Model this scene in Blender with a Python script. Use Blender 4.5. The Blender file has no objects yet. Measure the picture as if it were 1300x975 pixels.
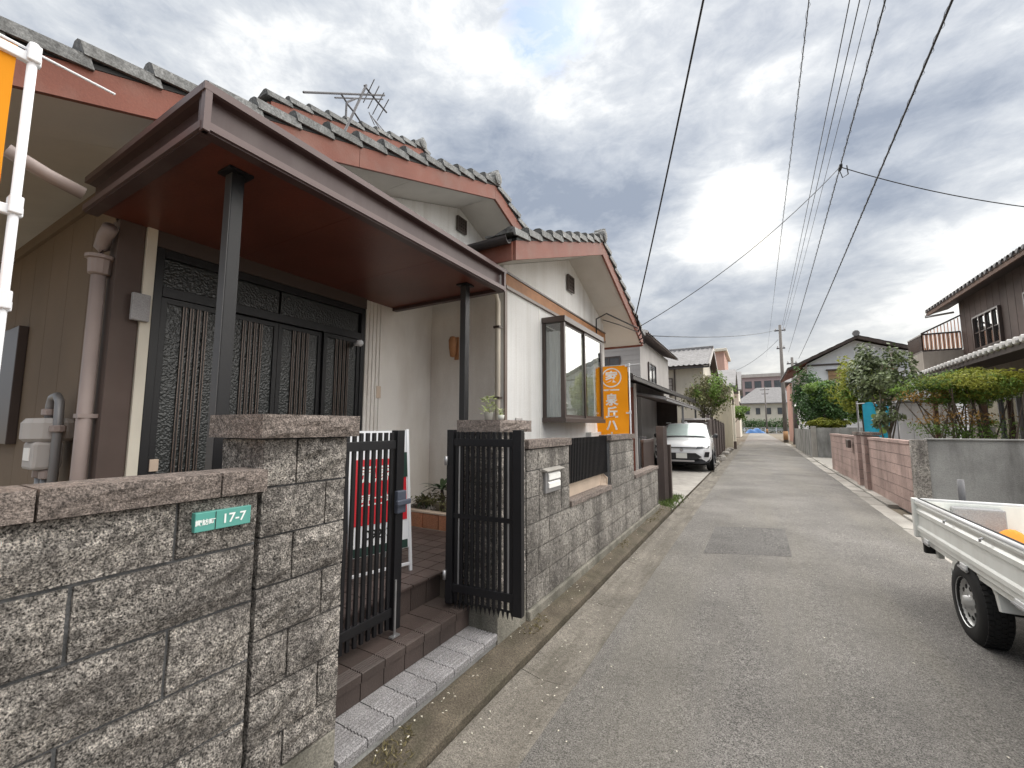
import bpy, bmesh, math, random
from mathutils import Vector, Matrix, noise as mnoise
R = math.radians
random.seed(7)
scene = bpy.context.scene
COL = scene.collection

# ------------------------------------------------------------------ camera
F, CX, CY, EYE = 532.0, 650.0, 487.5, 1.5
PIT = math.atan(53.5 / F)
YAW = math.atan(307 / (F * math.cos(PIT) + 53.5 * math.sin(PIT)))
FW = Vector((-math.sin(YAW) * math.cos(PIT), math.cos(YAW) * math.cos(PIT), math.sin(PIT)))
RT = Vector((math.cos(YAW), math.sin(YAW), 0))
UP = RT.cross(FW)
cam_d = bpy.data.cameras.new('camera')
cam_d.sensor_width = 36.0
cam_d.lens = 36.0 * F / 1300.0
cam_d.clip_start = 0.02
cam_d.clip_end = 2000
cam = bpy.data.objects.new('camera', cam_d)
COL.objects.link(cam)
rot = Matrix((RT, UP, -FW)).transposed()
cam.matrix_world = Matrix.Translation((0, 0, EYE)) @ rot.to_4x4()
scene.camera = cam


def ray(px, py):
    return FW + RT * ((px - CX) / F) - UP * ((py - CY) / F)


def P(px, py, X=None, Y=None, Z=None):
    """pixel of the photograph -> point on the plane X, Y or Z = const"""
    d = ray(px, py)
    t = X / d.x if X is not None else (Y / d.y if Y is not None else (Z - EYE) / d.z)
    return Vector((d.x * t, d.y * t, EYE + d.z * t))


# ------------------------------------------------------------------ sky, sun, exposure
SUN_EL, SUN_AZ = R(57), R(18)            # azimuth measured from +Y (down the street) to +X
SUND = Vector((math.sin(SUN_AZ) * math.cos(SUN_EL), math.cos(SUN_AZ) * math.cos(SUN_EL), math.sin(SUN_EL)))
world = bpy.data.worlds.new('World')
scene.world = world
world.use_nodes = True
wt = world.node_tree
wt.nodes.clear()


def WN(t, **k):
    n = wt.nodes.new(t)
    for a, b in k.items():
        if a.startswith('i_'):
            n.inputs[int(a[2:])].default_value = b
        else:
            setattr(n, a, b)
    return n


def WL(a, b):
    wt.links.new(a, b)


def wmath(op, a, b=None, clamp=False):
    n = WN('ShaderNodeMath', operation=op, use_clamp=clamp)
    for i, v in enumerate((a, b)):
        if v is None:
            continue
        if isinstance(v, (int, float)):
            n.inputs[i].default_value = v
        else:
            WL(v, n.inputs[i])
    return n.outputs[0]


def wdot(src, v):
    n = WN('ShaderNodeVectorMath', operation='DOT_PRODUCT')
    WL(src, n.inputs[0])
    n.inputs[1].default_value = v
    return n.outputs['Value']


sky = WN('ShaderNodeTexSky', sky_type='NISHITA', sun_disc=False, sun_elevation=SUN_EL, sun_rotation=SUN_AZ)
bgA = WN('ShaderNodeBackground')
bgA.inputs[1].default_value = 0.05
WL(sky.outputs[0], bgA.inputs[0])
tc = WN('ShaderNodeTexCoord')
sep = WN('ShaderNodeSeparateXYZ')
WL(tc.outputs['Generated'], sep.inputs[0])
zc = wmath('MAXIMUM', sep.outputs[2], 0.0)
cmb = WN('ShaderNodeCombineXYZ')
WL(sep.outputs[0], cmb.inputs[0])
WL(sep.outputs[1], cmb.inputs[1])
WL(wmath('MULTIPLY', wmath('POWER', zc, .8), 2.3), cmb.inputs[2])       # cloud layers flatten towards the horizon


SKY_LOC = (7.3, 2.2, 0)


def wnoise(scale, detail, rough, dist, rotz=0.0, sc=(1, 1, 1), loc=(0, 0, 0)):
    mp = WN('ShaderNodeMapping')
    mp.inputs['Rotation'].default_value = (0, 0, rotz)
    mp.inputs['Scale'].default_value = sc
    mp.inputs['Location'].default_value = loc
    WL(cmb.outputs[0], mp.inputs[0])
    n = WN('ShaderNodeTexNoise')
    n.inputs['Scale'].default_value = scale
    n.inputs['Detail'].default_value = detail
    n.inputs['Roughness'].default_value = rough
    n.inputs['Distortion'].default_value = dist
    WL(mp.outputs[0], n.inputs['Vector'])
    return n.outputs[0]


big = wnoise(2.0, 3, .5, .3, R(20), (1.0, 1.0, 1), SKY_LOC)
mid = wnoise(5.0, 7, .60, .3, R(20), (1.0, 1.0, 1), (0.4, 5.2, 1))
fine = wnoise(17.0, 6, .66, .4, R(-15), (1, 1, 1), (2, 2, 3))
tone = wmath('ADD', wmath('ADD', wmath('MULTIPLY', big, .72), wmath('MULTIPLY', mid, .42)), wmath('MULTIPLY', fine, .20))
sd = wmath('MAXIMUM', wdot(tc.outputs['Generated'], ray(940, 262).normalized()), 0.0)
glow1 = wmath('POWER', sd, 9.0)
glow2 = wmath('POWER', sd, 190.0)
tone2 = wmath('ADD', tone, wmath('ADD', wmath('MULTIPLY', glow1, .022), wmath('MULTIPLY', glow2, .40)))
ramp = WN('ShaderNodeValToRGB')
WL(tone2, ramp.inputs[0])
els = ramp.color_ramp.elements
for i, (p_, c_) in enumerate(((.54, (.25, .285, .345)), (.65, (.40, .43, .475)), (.74, (.56, .58, .60)), (.84, (.84, .84, .82)), (1.0, (1.5, 1.40, 1.2)))):
    e = els[i] if i < 2 else els.new(p_)
    e.position = p_
    e.color = (*c_, 1)
# brighter and slightly warm towards the horizon in the sun's quarter, as thin cloud does
hz = wmath('POWER', wmath('SUBTRACT', 1.0, zc, True), 9.0)
warm = WN('ShaderNodeMix', data_type='RGBA')
WL(wmath('MULTIPLY', hz, wmath('MULTIPLY', glow1, .9)), warm.inputs[0])
WL(ramp.outputs[0], warm.inputs[6])
warm.inputs[7].default_value = (.95, .80, .56, 1)
bgB = WN('ShaderNodeBackground')
WL(warm.outputs[2], bgB.inputs[0])
WL(wmath('MULTIPLY', wmath('ADD', .90, wmath('MULTIPLY', zc, .25)), .285), bgB.inputs[1])     # overcast skies brighten gently to the zenith
# cloud cover: a hole of blue where the photograph has it
hd = ray(692, 26).normalized()
hole = wmath('ADD', wmath('MULTIPLY', wmath('SUBTRACT', wdot(tc.outputs['Generated'], hd), .9955), 210.0), wmath('MULTIPLY', wmath('SUBTRACT', fine, .52), 2.6))
cover = wmath('SUBTRACT', .95, wmath('MULTIPLY', wmath('MINIMUM', wmath('MAXIMUM', hole, 0.0), 1.0), .90))
mixs = WN('ShaderNodeMixShader')
WL(cover, mixs.inputs[0])
WL(bgA.outputs[0], mixs.inputs[1])
WL(bgB.outputs[0], mixs.inputs[2])
wo = WN('ShaderNodeOutputWorld')
WL(mixs.outputs[0], wo.inputs[0])

sun_d = bpy.data.lights.new('sun', 'SUN')
sun_d.energy = 1.5
sun_d.angle = R(135)
sun_d.color = (1.0, .95, .87)
sun = bpy.data.objects.new('sun', sun_d)
COL.objects.link(sun)
sun.rotation_euler = (-SUND).to_track_quat('-Z', 'Y').to_euler()
sun.location = (0, 0, 30)
scene.view_settings.view_transform = 'Standard'
scene.view_settings.look = 'None'
scene.view_settings.gamma = 1
scene.view_settings.use_curve_mapping = False
scene.view_settings.exposure = 2.25
scene.render.engine = 'CYCLES'
scene.cycles.max_bounces = 6
scene.cycles.transparent_max_bounces = 8
scene.cycles.caustics_reflective = False
scene.cycles.caustics_refractive = False

# ------------------------------------------------------------------ materials
MATS = {}


def mat(name, col, rough=.75, var=.18, scale=2.5, speck=0.0, sscale=180, bump=0.0, bscale=60, metal=0.0, spec=.4,
        dirt=0.0, dirtcol=(.05, .045, .04), dscale=(5, 5, .7), rnd=0.0, island=0.0, hue=None, coat=0.0, voro=0.0, trans=0.0, crack=0.0, speck2=0.0, bdist=.02):
    """procedural surface: base colour, cloudy variation, speckle, vertical dirt streaks, bump; per-object / per-leaf variation"""
    m = bpy.data.materials.new(name)
    m.use_nodes = True
    nt = m.node_tree
    N = nt.nodes
    L = nt.links.new
    b = N['Principled BSDF']
    b.inputs['Roughness'].default_value = rough
    b.inputs['Metallic'].default_value = metal
    b.inputs['Specular IOR Level'].default_value = spec
    b.inputs['Coat Weight'].default_value = coat
    b.inputs['Coat Roughness'].default_value = .08
    geo = N.new('ShaderNodeNewGeometry')

    def noise(sc, det=4, r=.55, vec=None):
        n = N.new('ShaderNodeTexNoise')
        n.inputs['Scale'].default_value = sc
        n.inputs['Detail'].default_value = det
        n.inputs['Roughness'].default_value = r
        L(vec or geo.outputs['Position'], n.inputs['Vector'])
        return n.outputs[0]

    def mix(fac, a, bb, mode='MIX'):
        x = N.new('ShaderNodeMix')
        x.data_type = 'RGBA'
        x.blend_type = mode
        for i, v in ((0, fac), (6, a), (7, bb)):
            if isinstance(v, tuple):
                x.inputs[i].default_value = (*v[:3], 1)
            elif isinstance(v, (int, float)):
                x.inputs[i].default_value = v
            else:
                L(v, x.inputs[i])
        return x.outputs[2]

    def rng(v, a, bb, c=0.0, d=1.0):
        n = N.new('ShaderNodeMapRange')
        L(v, n.inputs[0])
        for i, q in enumerate((a, bb, c, d)):
            n.inputs[i + 1].default_value = q
        return n.outputs[0]
    c0 = tuple(x * (1 - var) for x in col)
    c1 = tuple(min(1, x * (1 + var)) for x in (hue or col))
    c = mix(rng(noise(scale), .3, .7), c0, c1)
    if speck:
        c = mix(rng(noise(sscale, 2, .7), .35, .65), mix(1.0, c, (1 - speck,) * 3, 'MULTIPLY'), mix(1.0, c, (1 + speck,) * 3, 'MULTIPLY'))
    if speck2:
        c = mix(rng(noise(sscale * .22, 3, .7), .35, .65), mix(1.0, c, (1 - speck2,) * 3, 'MULTIPLY'), mix(1.0, c, (1 + speck2,) * 3, 'MULTIPLY'))
    if rnd or island:
        if rnd:
            oi = N.new('ShaderNodeObjectInfo')
            rv, am = oi.outputs['Random'], rnd
        else:
            rv, am = geo.outputs['Random Per Island'], island
        br = N.new('ShaderNodeBrightContrast')
        mr = rng(rv, 0, 1, 1 - am, 1 + am)
        cc = N.new('ShaderNodeCombineColor')
        for i in range(3):
            L(mr, cc.inputs[i])
        c = mix(1.0, c, cc.outputs[0], 'MULTIPLY')
        N.remove(br)
    if dirt:
        mp = N.new('ShaderNodeMapping')
        mp.inputs['Scale'].default_value = dscale
        L(geo.outputs['Position'], mp.inputs[0])
        d = rng(noise(1.0, 5, .6, mp.outputs[0]), .45, .75, 0, dirt)
        c = mix(d, c, dirtcol)
    if crack:
        vo = N.new('ShaderNodeTexVoronoi')
        vo.feature = 'DISTANCE_TO_EDGE'
        vo.inputs['Scale'].default_value = .55
        nz = N.new('ShaderNodeTexNoise')
        nz.inputs['Scale'].default_value = 2.2
        nz.inputs['Detail'].default_value = 5
        L(geo.outputs['Position'], nz.inputs['Vector'])
        va = N.new('ShaderNodeVectorMath')
        va.operation = 'MULTIPLY_ADD'
        L(nz.outputs['Color'], va.inputs[0])
        va.inputs[1].default_value = (.8, .8, .8)
        L(geo.outputs['Position'], va.inputs[2])
        L(va.outputs[0], vo.inputs['Vector'])
        f = rng(vo.outputs['Distance'], .0, .008, crack, 0)
        c = mix(f, c, tuple(x * .35 for x in col))
    L(c, b.inputs['Base Color'])
    if bump:
        bp = N.new('ShaderNodeBump')
        bp.inputs['Strength'].default_value = bump
        bp.inputs['Distance'].default_value = bdist
        if voro:
            vo = N.new('ShaderNodeTexVoronoi')
            vo.feature = 'SMOOTH_F1'
            vo.inputs['Scale'].default_value = voro
            L(geo.outputs['Position'], vo.inputs['Vector'])
            L(vo.outputs['Distance'], bp.inputs['Height'])
        else:
            L(noise(bscale, 6, .65), bp.inputs['Height'])
        L(bp.outputs[0], b.inputs['Normal'])
    if trans:
        tr = N.new('ShaderNodeBsdfTranslucent')
        L(c, tr.inputs[0])
        ms = N.new('ShaderNodeMixShader')
        ms.inputs[0].default_value = trans
        L(b.outputs[0], ms.inputs[1])
        L(tr.outputs[0], ms.inputs[2])
        L(ms.outputs[0], N['Material Output'].inputs[0])
    MATS[name] = m
    return m


def glass(name, tint=(.75, .8, .8), base=.12, edge=.85):
    """thin pane: clear with a Fresnel reflection"""
    m = bpy.data.materials.new(name)
    m.use_nodes = True
    N = m.node_tree.nodes
    L = m.node_tree.links.new
    N.remove(N['Principled BSDF'])
    t = N.new('ShaderNodeBsdfTransparent')
    t.inputs[0].default_value = (*tint, 1)
    g = N.new('ShaderNodeBsdfGlossy')
    g.inputs['Roughness'].default_value = .02
    geo = N.new('ShaderNodeNewGeometry')
    nz = N.new('ShaderNodeTexNoise')
    nz.inputs['Scale'].default_value = 1.6
    L(geo.outputs['Position'], nz.inputs['Vector'])
    bp = N.new('ShaderNodeBump')
    bp.inputs['Strength'].default_value = .05
    bp.inputs['Distance'].default_value = .05
    L(nz.outputs[0], bp.inputs['Height'])
    L(bp.outputs[0], g.inputs['Normal'])
    lw = N.new('ShaderNodeLayerWeight')
    lw.inputs['Blend'].default_value = .35
    mr = N.new('ShaderNodeMapRange')
    mr.inputs[3].default_value = base
    mr.inputs[4].default_value = edge
    L(lw.outputs['Facing'], mr.inputs[0])
    ms = N.new('ShaderNodeMixShader')
    L(mr.outputs[0], ms.inputs[0])
    L(t.outputs[0], ms.inputs[1])
    L(g.outputs[0], ms.inputs[2])
    L(ms.outputs[0], N['Material Output'].inputs[0])
    MATS[name] = m
    return m


mat('asphalt', (.192, .182, .171), .9, .26, .8, .70, 150, .8, 120, dirt=.42, dirtcol=(.27, .25, .205), dscale=(1.3, .18, 1), crack=.16, speck2=.20)
mat('asphalt_patch', (.152, .146, .14), .9, .16, 2, .8, 130, .9, 120, speck2=.25)
mat('gutter', (.20, .182, .157), .92, .25, 2.2, .45, 150, .5, 90, dirt=.8, dirtcol=(.09, .08, .062), dscale=(9, 1.4, 1), speck2=.2)
mat('gutter_right', (.36, .34, .31), .9, .2, 1.5, .18, 120, .3, 80, dirt=.5, dirtcol=(.16, .15, .13), dscale=(3, 1.2, 1), rnd=.2)
mat('apron', (.12, .10, .075), .95, .3, 5, .4, 120, .6, 70, dirt=.6, dirtcol=(.06, .06, .035), dscale=(9, 4, 3))
mat('concrete', (.38, .36, .33), .9, .15, 1.6, .12, 140, .25, 70, dirt=.45, dirtcol=(.14, .13, .12))
mat('concrete_old', (.33, .33, .32), .92, .25, 1.4, .15, 120, .3, 50, dirt=.85, dirtcol=(.055, .05, .048), dscale=(2.2, 2.2, .5))
mat('earth', (.16, .135, .10), .95, .3, 1.2, .3, 60, .6, 30)
mat('stone', (.41, .375, .34), .92, .22, 6, .95, 190, 1.0, 80, rnd=.16, dirt=.8, dirtcol=(.085, .075, .07), dscale=(3.2, 3.2, 11), speck2=.6, bdist=.035)
mat('stone_grey', (.36, .335, .305), .92, .3, 3.0, .6, 170, 1.0, 80, rnd=.15, dirt=.85, dirtcol=(.07, .062, .058), dscale=(7, 4.5, .9), speck2=.5, bdist=.03)
mat('cap_stone', (.27, .225, .20), .92, .25, 5, .6, 180, 1.0, 80, rnd=.12, dirt=.6, dirtcol=(.07, .06, .055), dscale=(5, 5, 5), speck2=.4)
mat('footing', (.25, .235, .20), .93, .3, 3, .3, 120, .5, 60, dirt=.8, dirtcol=(.085, .085, .065), dscale=(6, 4, 1.2))
mat('mortar', (.155, .157, .16), .95, .3, 8, .2, 120, .5, 80)
mat('block_pink', (.44, .32, .285), .92, .16, 2, .22, 110, .4, 80, rnd=.12, dirt=.5, dirtcol=(.12, .10, .085), dscale=(2.5, 2.5, .6))
mat('stucco', (.86, .855, .845), .9, .05, 1.2, .05, 140, .5, 130, dirt=.5, dirtcol=(.52, .49, .44), dscale=(6, 6, .22))
mat('stucco_porch', (.84, .80, .755), .9, .07, 1.2, .05, 140, .5, 130, dirt=.45, dirtcol=(.42, .33, .24), dscale=(1.6, 1.6, .5))
mat('panel_beige', (.19, .14, .098), .8, .1, 1.5, .05, 100, .1, 90, dirt=.3, dirtcol=(.18, .14, .10), dscale=(2, 2, .4))
mat('soffit', (.70, .665, .62), .88, .06, 1.2, .02, 200, .05, 100, dirt=.25, dirtcol=(.36, .33, .29), dscale=(1.3, 1.3, 1.3))
mat('fascia_red', (.225, .072, .046), .6, .14, 2.0, .06, 90, .12, 60, dirt=.35, dirtcol=(.26, .20, .17), dscale=(3, 3, 3))
mat('ceil_red', (.135, .040, .027), .35, .22, 1.3, .08, 60, .05, 40, dirt=.3, dirtcol=(.17, .075, .05), dscale=(1.2, 3, 1))
mat('canopy_metal', (.062, .034, .033), .42, .08, 2, .0, 100, .03, 30, spec=.5, dirt=.2, dirtcol=(.2, .17, .16))
mat('canopy_edge', (.12, .078, .076), .4, .08, 2, .0, 100, .03, 30, spec=.5)
mat('bronze', (.075, .056, .05), .38, .08, 3, 0, 100, 0, 30, spec=.5)
mat('bronze_light', (.20, .155, .135), .4, .08, 3, spec=.5)
mat('gate_black', (.009, .009, .011), .42, .2, 3, .1, 300, .05, 200, spec=.4, dirt=.15, dirtcol=(.035, .032, .032))
mat('post_grey', (.055, .054, .056), .45, .1, 5, spec=.5)
mat('tile_roof', (.205, .21, .21), .55, .25, 6, .32, 80, .4, 60, rnd=.2, dirt=.8, dirtcol=(.05, .05, .048), dscale=(16, 16, 7), speck2=.25)
mat('tile_far', (.20, .195, .20), .6, .15, 2, .1, 60, .1, 60, rnd=.1, dirt=.3)
mat('tile_white', (.62, .60, .58), .7, .12, 4, .1, 60, .1, 60, rnd=.1, dirt=.3)
mat('pipe_taupe', (.36, .295, .275), .5, .07, 4, spec=.4, dirt=.2)
mat('pipe_cream', (.62, .56, .47), .55, .07, 4, spec=.4, dirt=.2)
mat('white_plastic', (.82, .83, .86), .4, .03, 3, spec=.5)
mat('post_cream', (.74, .70, .60), .6, .05, 3, dirt=.15)
mat('wood_brown', (.135, .075, .05), .7, .25, 4, dscale=(20, 20, 1.2), dirt=.4)
mat('wood_dark', (.06, .045, .04), .75, .25, 3, dscale=(12, 12, .8), dirt=.4, dirtcol=(.1, .085, .075))
mat('wood_orange', (.40, .19, .085), .6, .2, 4, dirt=.35, dscale=(2, 16, 16), dirtcol=(.2, .09, .04))
mat('door_glass', (.030, .033, .033), .30, .2, 3, bump=.30, voro=75, spec=.55)
mat('door_slat', (.135, .10, .082), .35, .1, 4, spec=.6, metal=.3)
mat('floor_tile', (.092, .066, .06), .45, .18, 4, .12, 120, .12, 60, rnd=.15, dirt=.3)
mat('tile_step', (.076, .057, .051), .5, .2, 4, .12, 120, .15, 60, rnd=.12, dirt=.4)
mat('tile_grey', (.30, .29, .295), .8, .15, 5, .55, 160, .35, 110, rnd=.1, dirt=.35, dirtcol=(.10, .09, .085), dscale=(9, 9, 9))
mat('grout', (.22, .19, .16), .95, .2, 5)
mat('terracotta', (.46, .20, .11), .8, .2, 4, .2, 90, .3, 60, rnd=.15, dirt=.3, dirtcol=(.35, .27, .2))
mat('pale_trim', (.62, .50, .40), .8, .1, 4)
mat('flag_orange', (.96, .36, .012), .8, .05, 2, trans=.25)
mat('flag_white', (.93, .92, .89), .8, .03, 2)
mat('plate_green', (.10, .36, .31), .35, .08, 5, spec=.5, dirt=.25, dirtcol=(.25, .45, .42), dscale=(6, 6, 6))
mat('ink_white', (.86, .9, .88), .6, .02, 4)
mat('ink_red', (.58, .018, .03), .5, .05, 3)
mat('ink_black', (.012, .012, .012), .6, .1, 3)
mat('sign_dark', (.02, .05, .04), .5, .2, 3)
mat('latch_blue', (.075, .085, .115), .4, .1, 3, spec=.5)
mat('steel', (.42, .42, .43), .35, .1, 6, metal=.7)
mat('antenna', (.10, .10, .11), .5, .1, 6, metal=.4)
mat('cable', (.022, .022, .025), .6, .1, 6)
mat('truck_white', (.82, .84, .81), .32, .03, 2, coat=.4, dirt=.38, dirtcol=(.42, .40, .36), dscale=(5, 5, 1.2))
mat('truck_rail', (.68, .69, .70), .3, .04, 2, coat=.3)
mat('rubber', (.018, .018, .018), .8, .15, 6, bump=.1, bscale=90)
mat('rim_steel', (.56, .57, .57), .32, .06, 5, metal=.65)
mat('underbody', (.02, .02, .02), .8, .2, 5)
mat('car_white', (.90, .91, .93), .22, .02, 2, coat=.8)
mat('car_black', (.022, .022, .024), .45, .1, 4)
mat('car_lamp', (.05, .055, .065), .12, .1, 4, spec=.8)
mat('plate_white', (.75, .76, .72), .5, .04, 4)
mat('screen_glass', (.52, .62, .60), .07, .12, 1.2, spec=.9, coat=.6)
mat('far_glass', (.07, .08, .09), .12, .2, 1, spec=.8)
mat('curtain', (.86, .87, .90), .9, .04, 3, trans=.25)
mat('curtain_cream', (.84, .82, .74), .9, .04, 3, trans=.25)
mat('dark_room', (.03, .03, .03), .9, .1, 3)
mat('siding_grey', (.50, .475, .46), .8, .06, 1.2, dirt=.3, dirtcol=(.24, .22, .21), dscale=(2, 2, .5))
mat('wall_tan', (.70, .655, .57), .88, .05, 1, .03, 90, .1, 60, dirt=.2, dirtcol=(.36, .33, .28))
mat('wall_white', (.86, .87, .90), .88, .05, 1, .03, 90, .1, 60, dirt=.25, dirtcol=(.46, .46, .47), dscale=(1.2, 1.2, .3))
mat('wall_cream', (.60, .55, .44), .88, .06, 1, dirt=.2)
mat('wall_salmon', (.56, .36, .30), .88, .06, 1, dirt=.2)
mat('wall_pinkgrey', (.42, .33, .34), .88, .06, .6, dirt=.2)
mat('wall_mud', (.36, .32, .28), .9, .12, 1, .06, 60, .2, 40, dirt=.35, dirtcol=(.16, .13, .11))
mat('board_brown', (.11, .08, .07), .75, .2, 2, rnd=.15, dirt=.4, dscale=(6, 6, .6), dirtcol=(.12, .10, .09))
mat('tin_dark', (.055, .05, .05), .5, .2, 2, metal=.3, dirt=.4, dirtcol=(.11, .10, .095))
mat('tin_grey', (.30, .30, .31), .45, .12, 2, metal=.4, dirt=.4)
mat('rust_red', (.20, .062, .04), .7, .25, 3, dirt=.4)
mat('fence_brown', (.105, .082, .076), .6, .12, 3, dirt=.3, dirtcol=(.2, .17, .16))
mat('fence_panel', (.060, .042, .037), .6, .12, 3, dirt=.25)
mat('pole_concrete', (.20, .185, .175), .9, .12, 3, .08, 90, .15, 60, dirt=.35)
mat('pole_band', (.42, .24, .12), .7, .1, 4)
mat('balcony_screen', (.86, .66, .54), .7, .08, 4, trans=.5)
mat('blind_brown', (.44, .285, .16), .8, .08, 3, dirt=.2)
mat('bark', (.12, .095, .075), .9, .3, 8, .2, 90, .5, 40)
mat('bark_pale', (.27, .24, .20), .9, .3, 8, .2, 90, .5, 40)
mat('leaf_dark', (.045, .10, .032), .5, .35, 1.5, island=.55, hue=(.07, .145, .04), trans=.25)
mat('leaf_mid', (.105, .19, .036), .5, .35, 1.2, island=.5, hue=(.16, .25, .048), trans=.3)
mat('leaf_camellia', (.11, .155, .065), .35, .3, 1.5, island=.6, hue=(.19, .23, .11), spec=.6, trans=.2)
mat('leaf_yellow', (.24, .31, .045), .5, .3, 1.2, island=.45, hue=(.30, .30, .05), trans=.35)
mat('leaf_red', (.26, .15, .045), .5, .3, 2, island=.45, hue=(.34, .20, .05), trans=.3)
mat('leaf_brown', (.21, .165, .095), .6, .3, 2, island=.5, hue=(.16, .18, .07), trans=.25)
mat('leaf_strap', (.045, .075, .030), .4, .3, 6, island=.35, spec=.5, trans=.15)
mat('leaf_pale', (.40, .45, .23), .6, .3, 9, island=.4, trans=.3)
mat('weed', (.095, .14, .035), .6, .35, 4, island=.5, trans=.3)
mat('dry_weed', (.21, .18, .095), .7, .3, 6, island=.5, trans=.3)
mat('pot_white', (.55, .56, .52), .6, .08, 9)
mat('blue_sheet', (.035, .36, .52), .5, .1, 4, trans=.3)
mat('blue_tarp', (.035, .14, .36), .45, .15, 3)
mat('sheet_green', (.30, .42, .10), .6, .2, 8)
mat('orange_cloth', (.85, .30, .04), .8, .08, 5)
mat('granite_block', (.36, .36, .37), .85, .08, 6, .15, 150, .2, 90)
mat('pipe_grey', (.165, .165, .175), .5, .1, 6)
mat('tarp_dark', (.058, .048, .046), .8, .25, 4, dirt=.3, dirtcol=(.11, .1, .1))
glass('pane', (.93, .95, .94), .06, .62)
glass('pane_dark', (.42, .45, .45), .16, .8)

# ------------------------------------------------------------------ helpers
WLOC = {}          # world origin of every object made here


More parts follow.
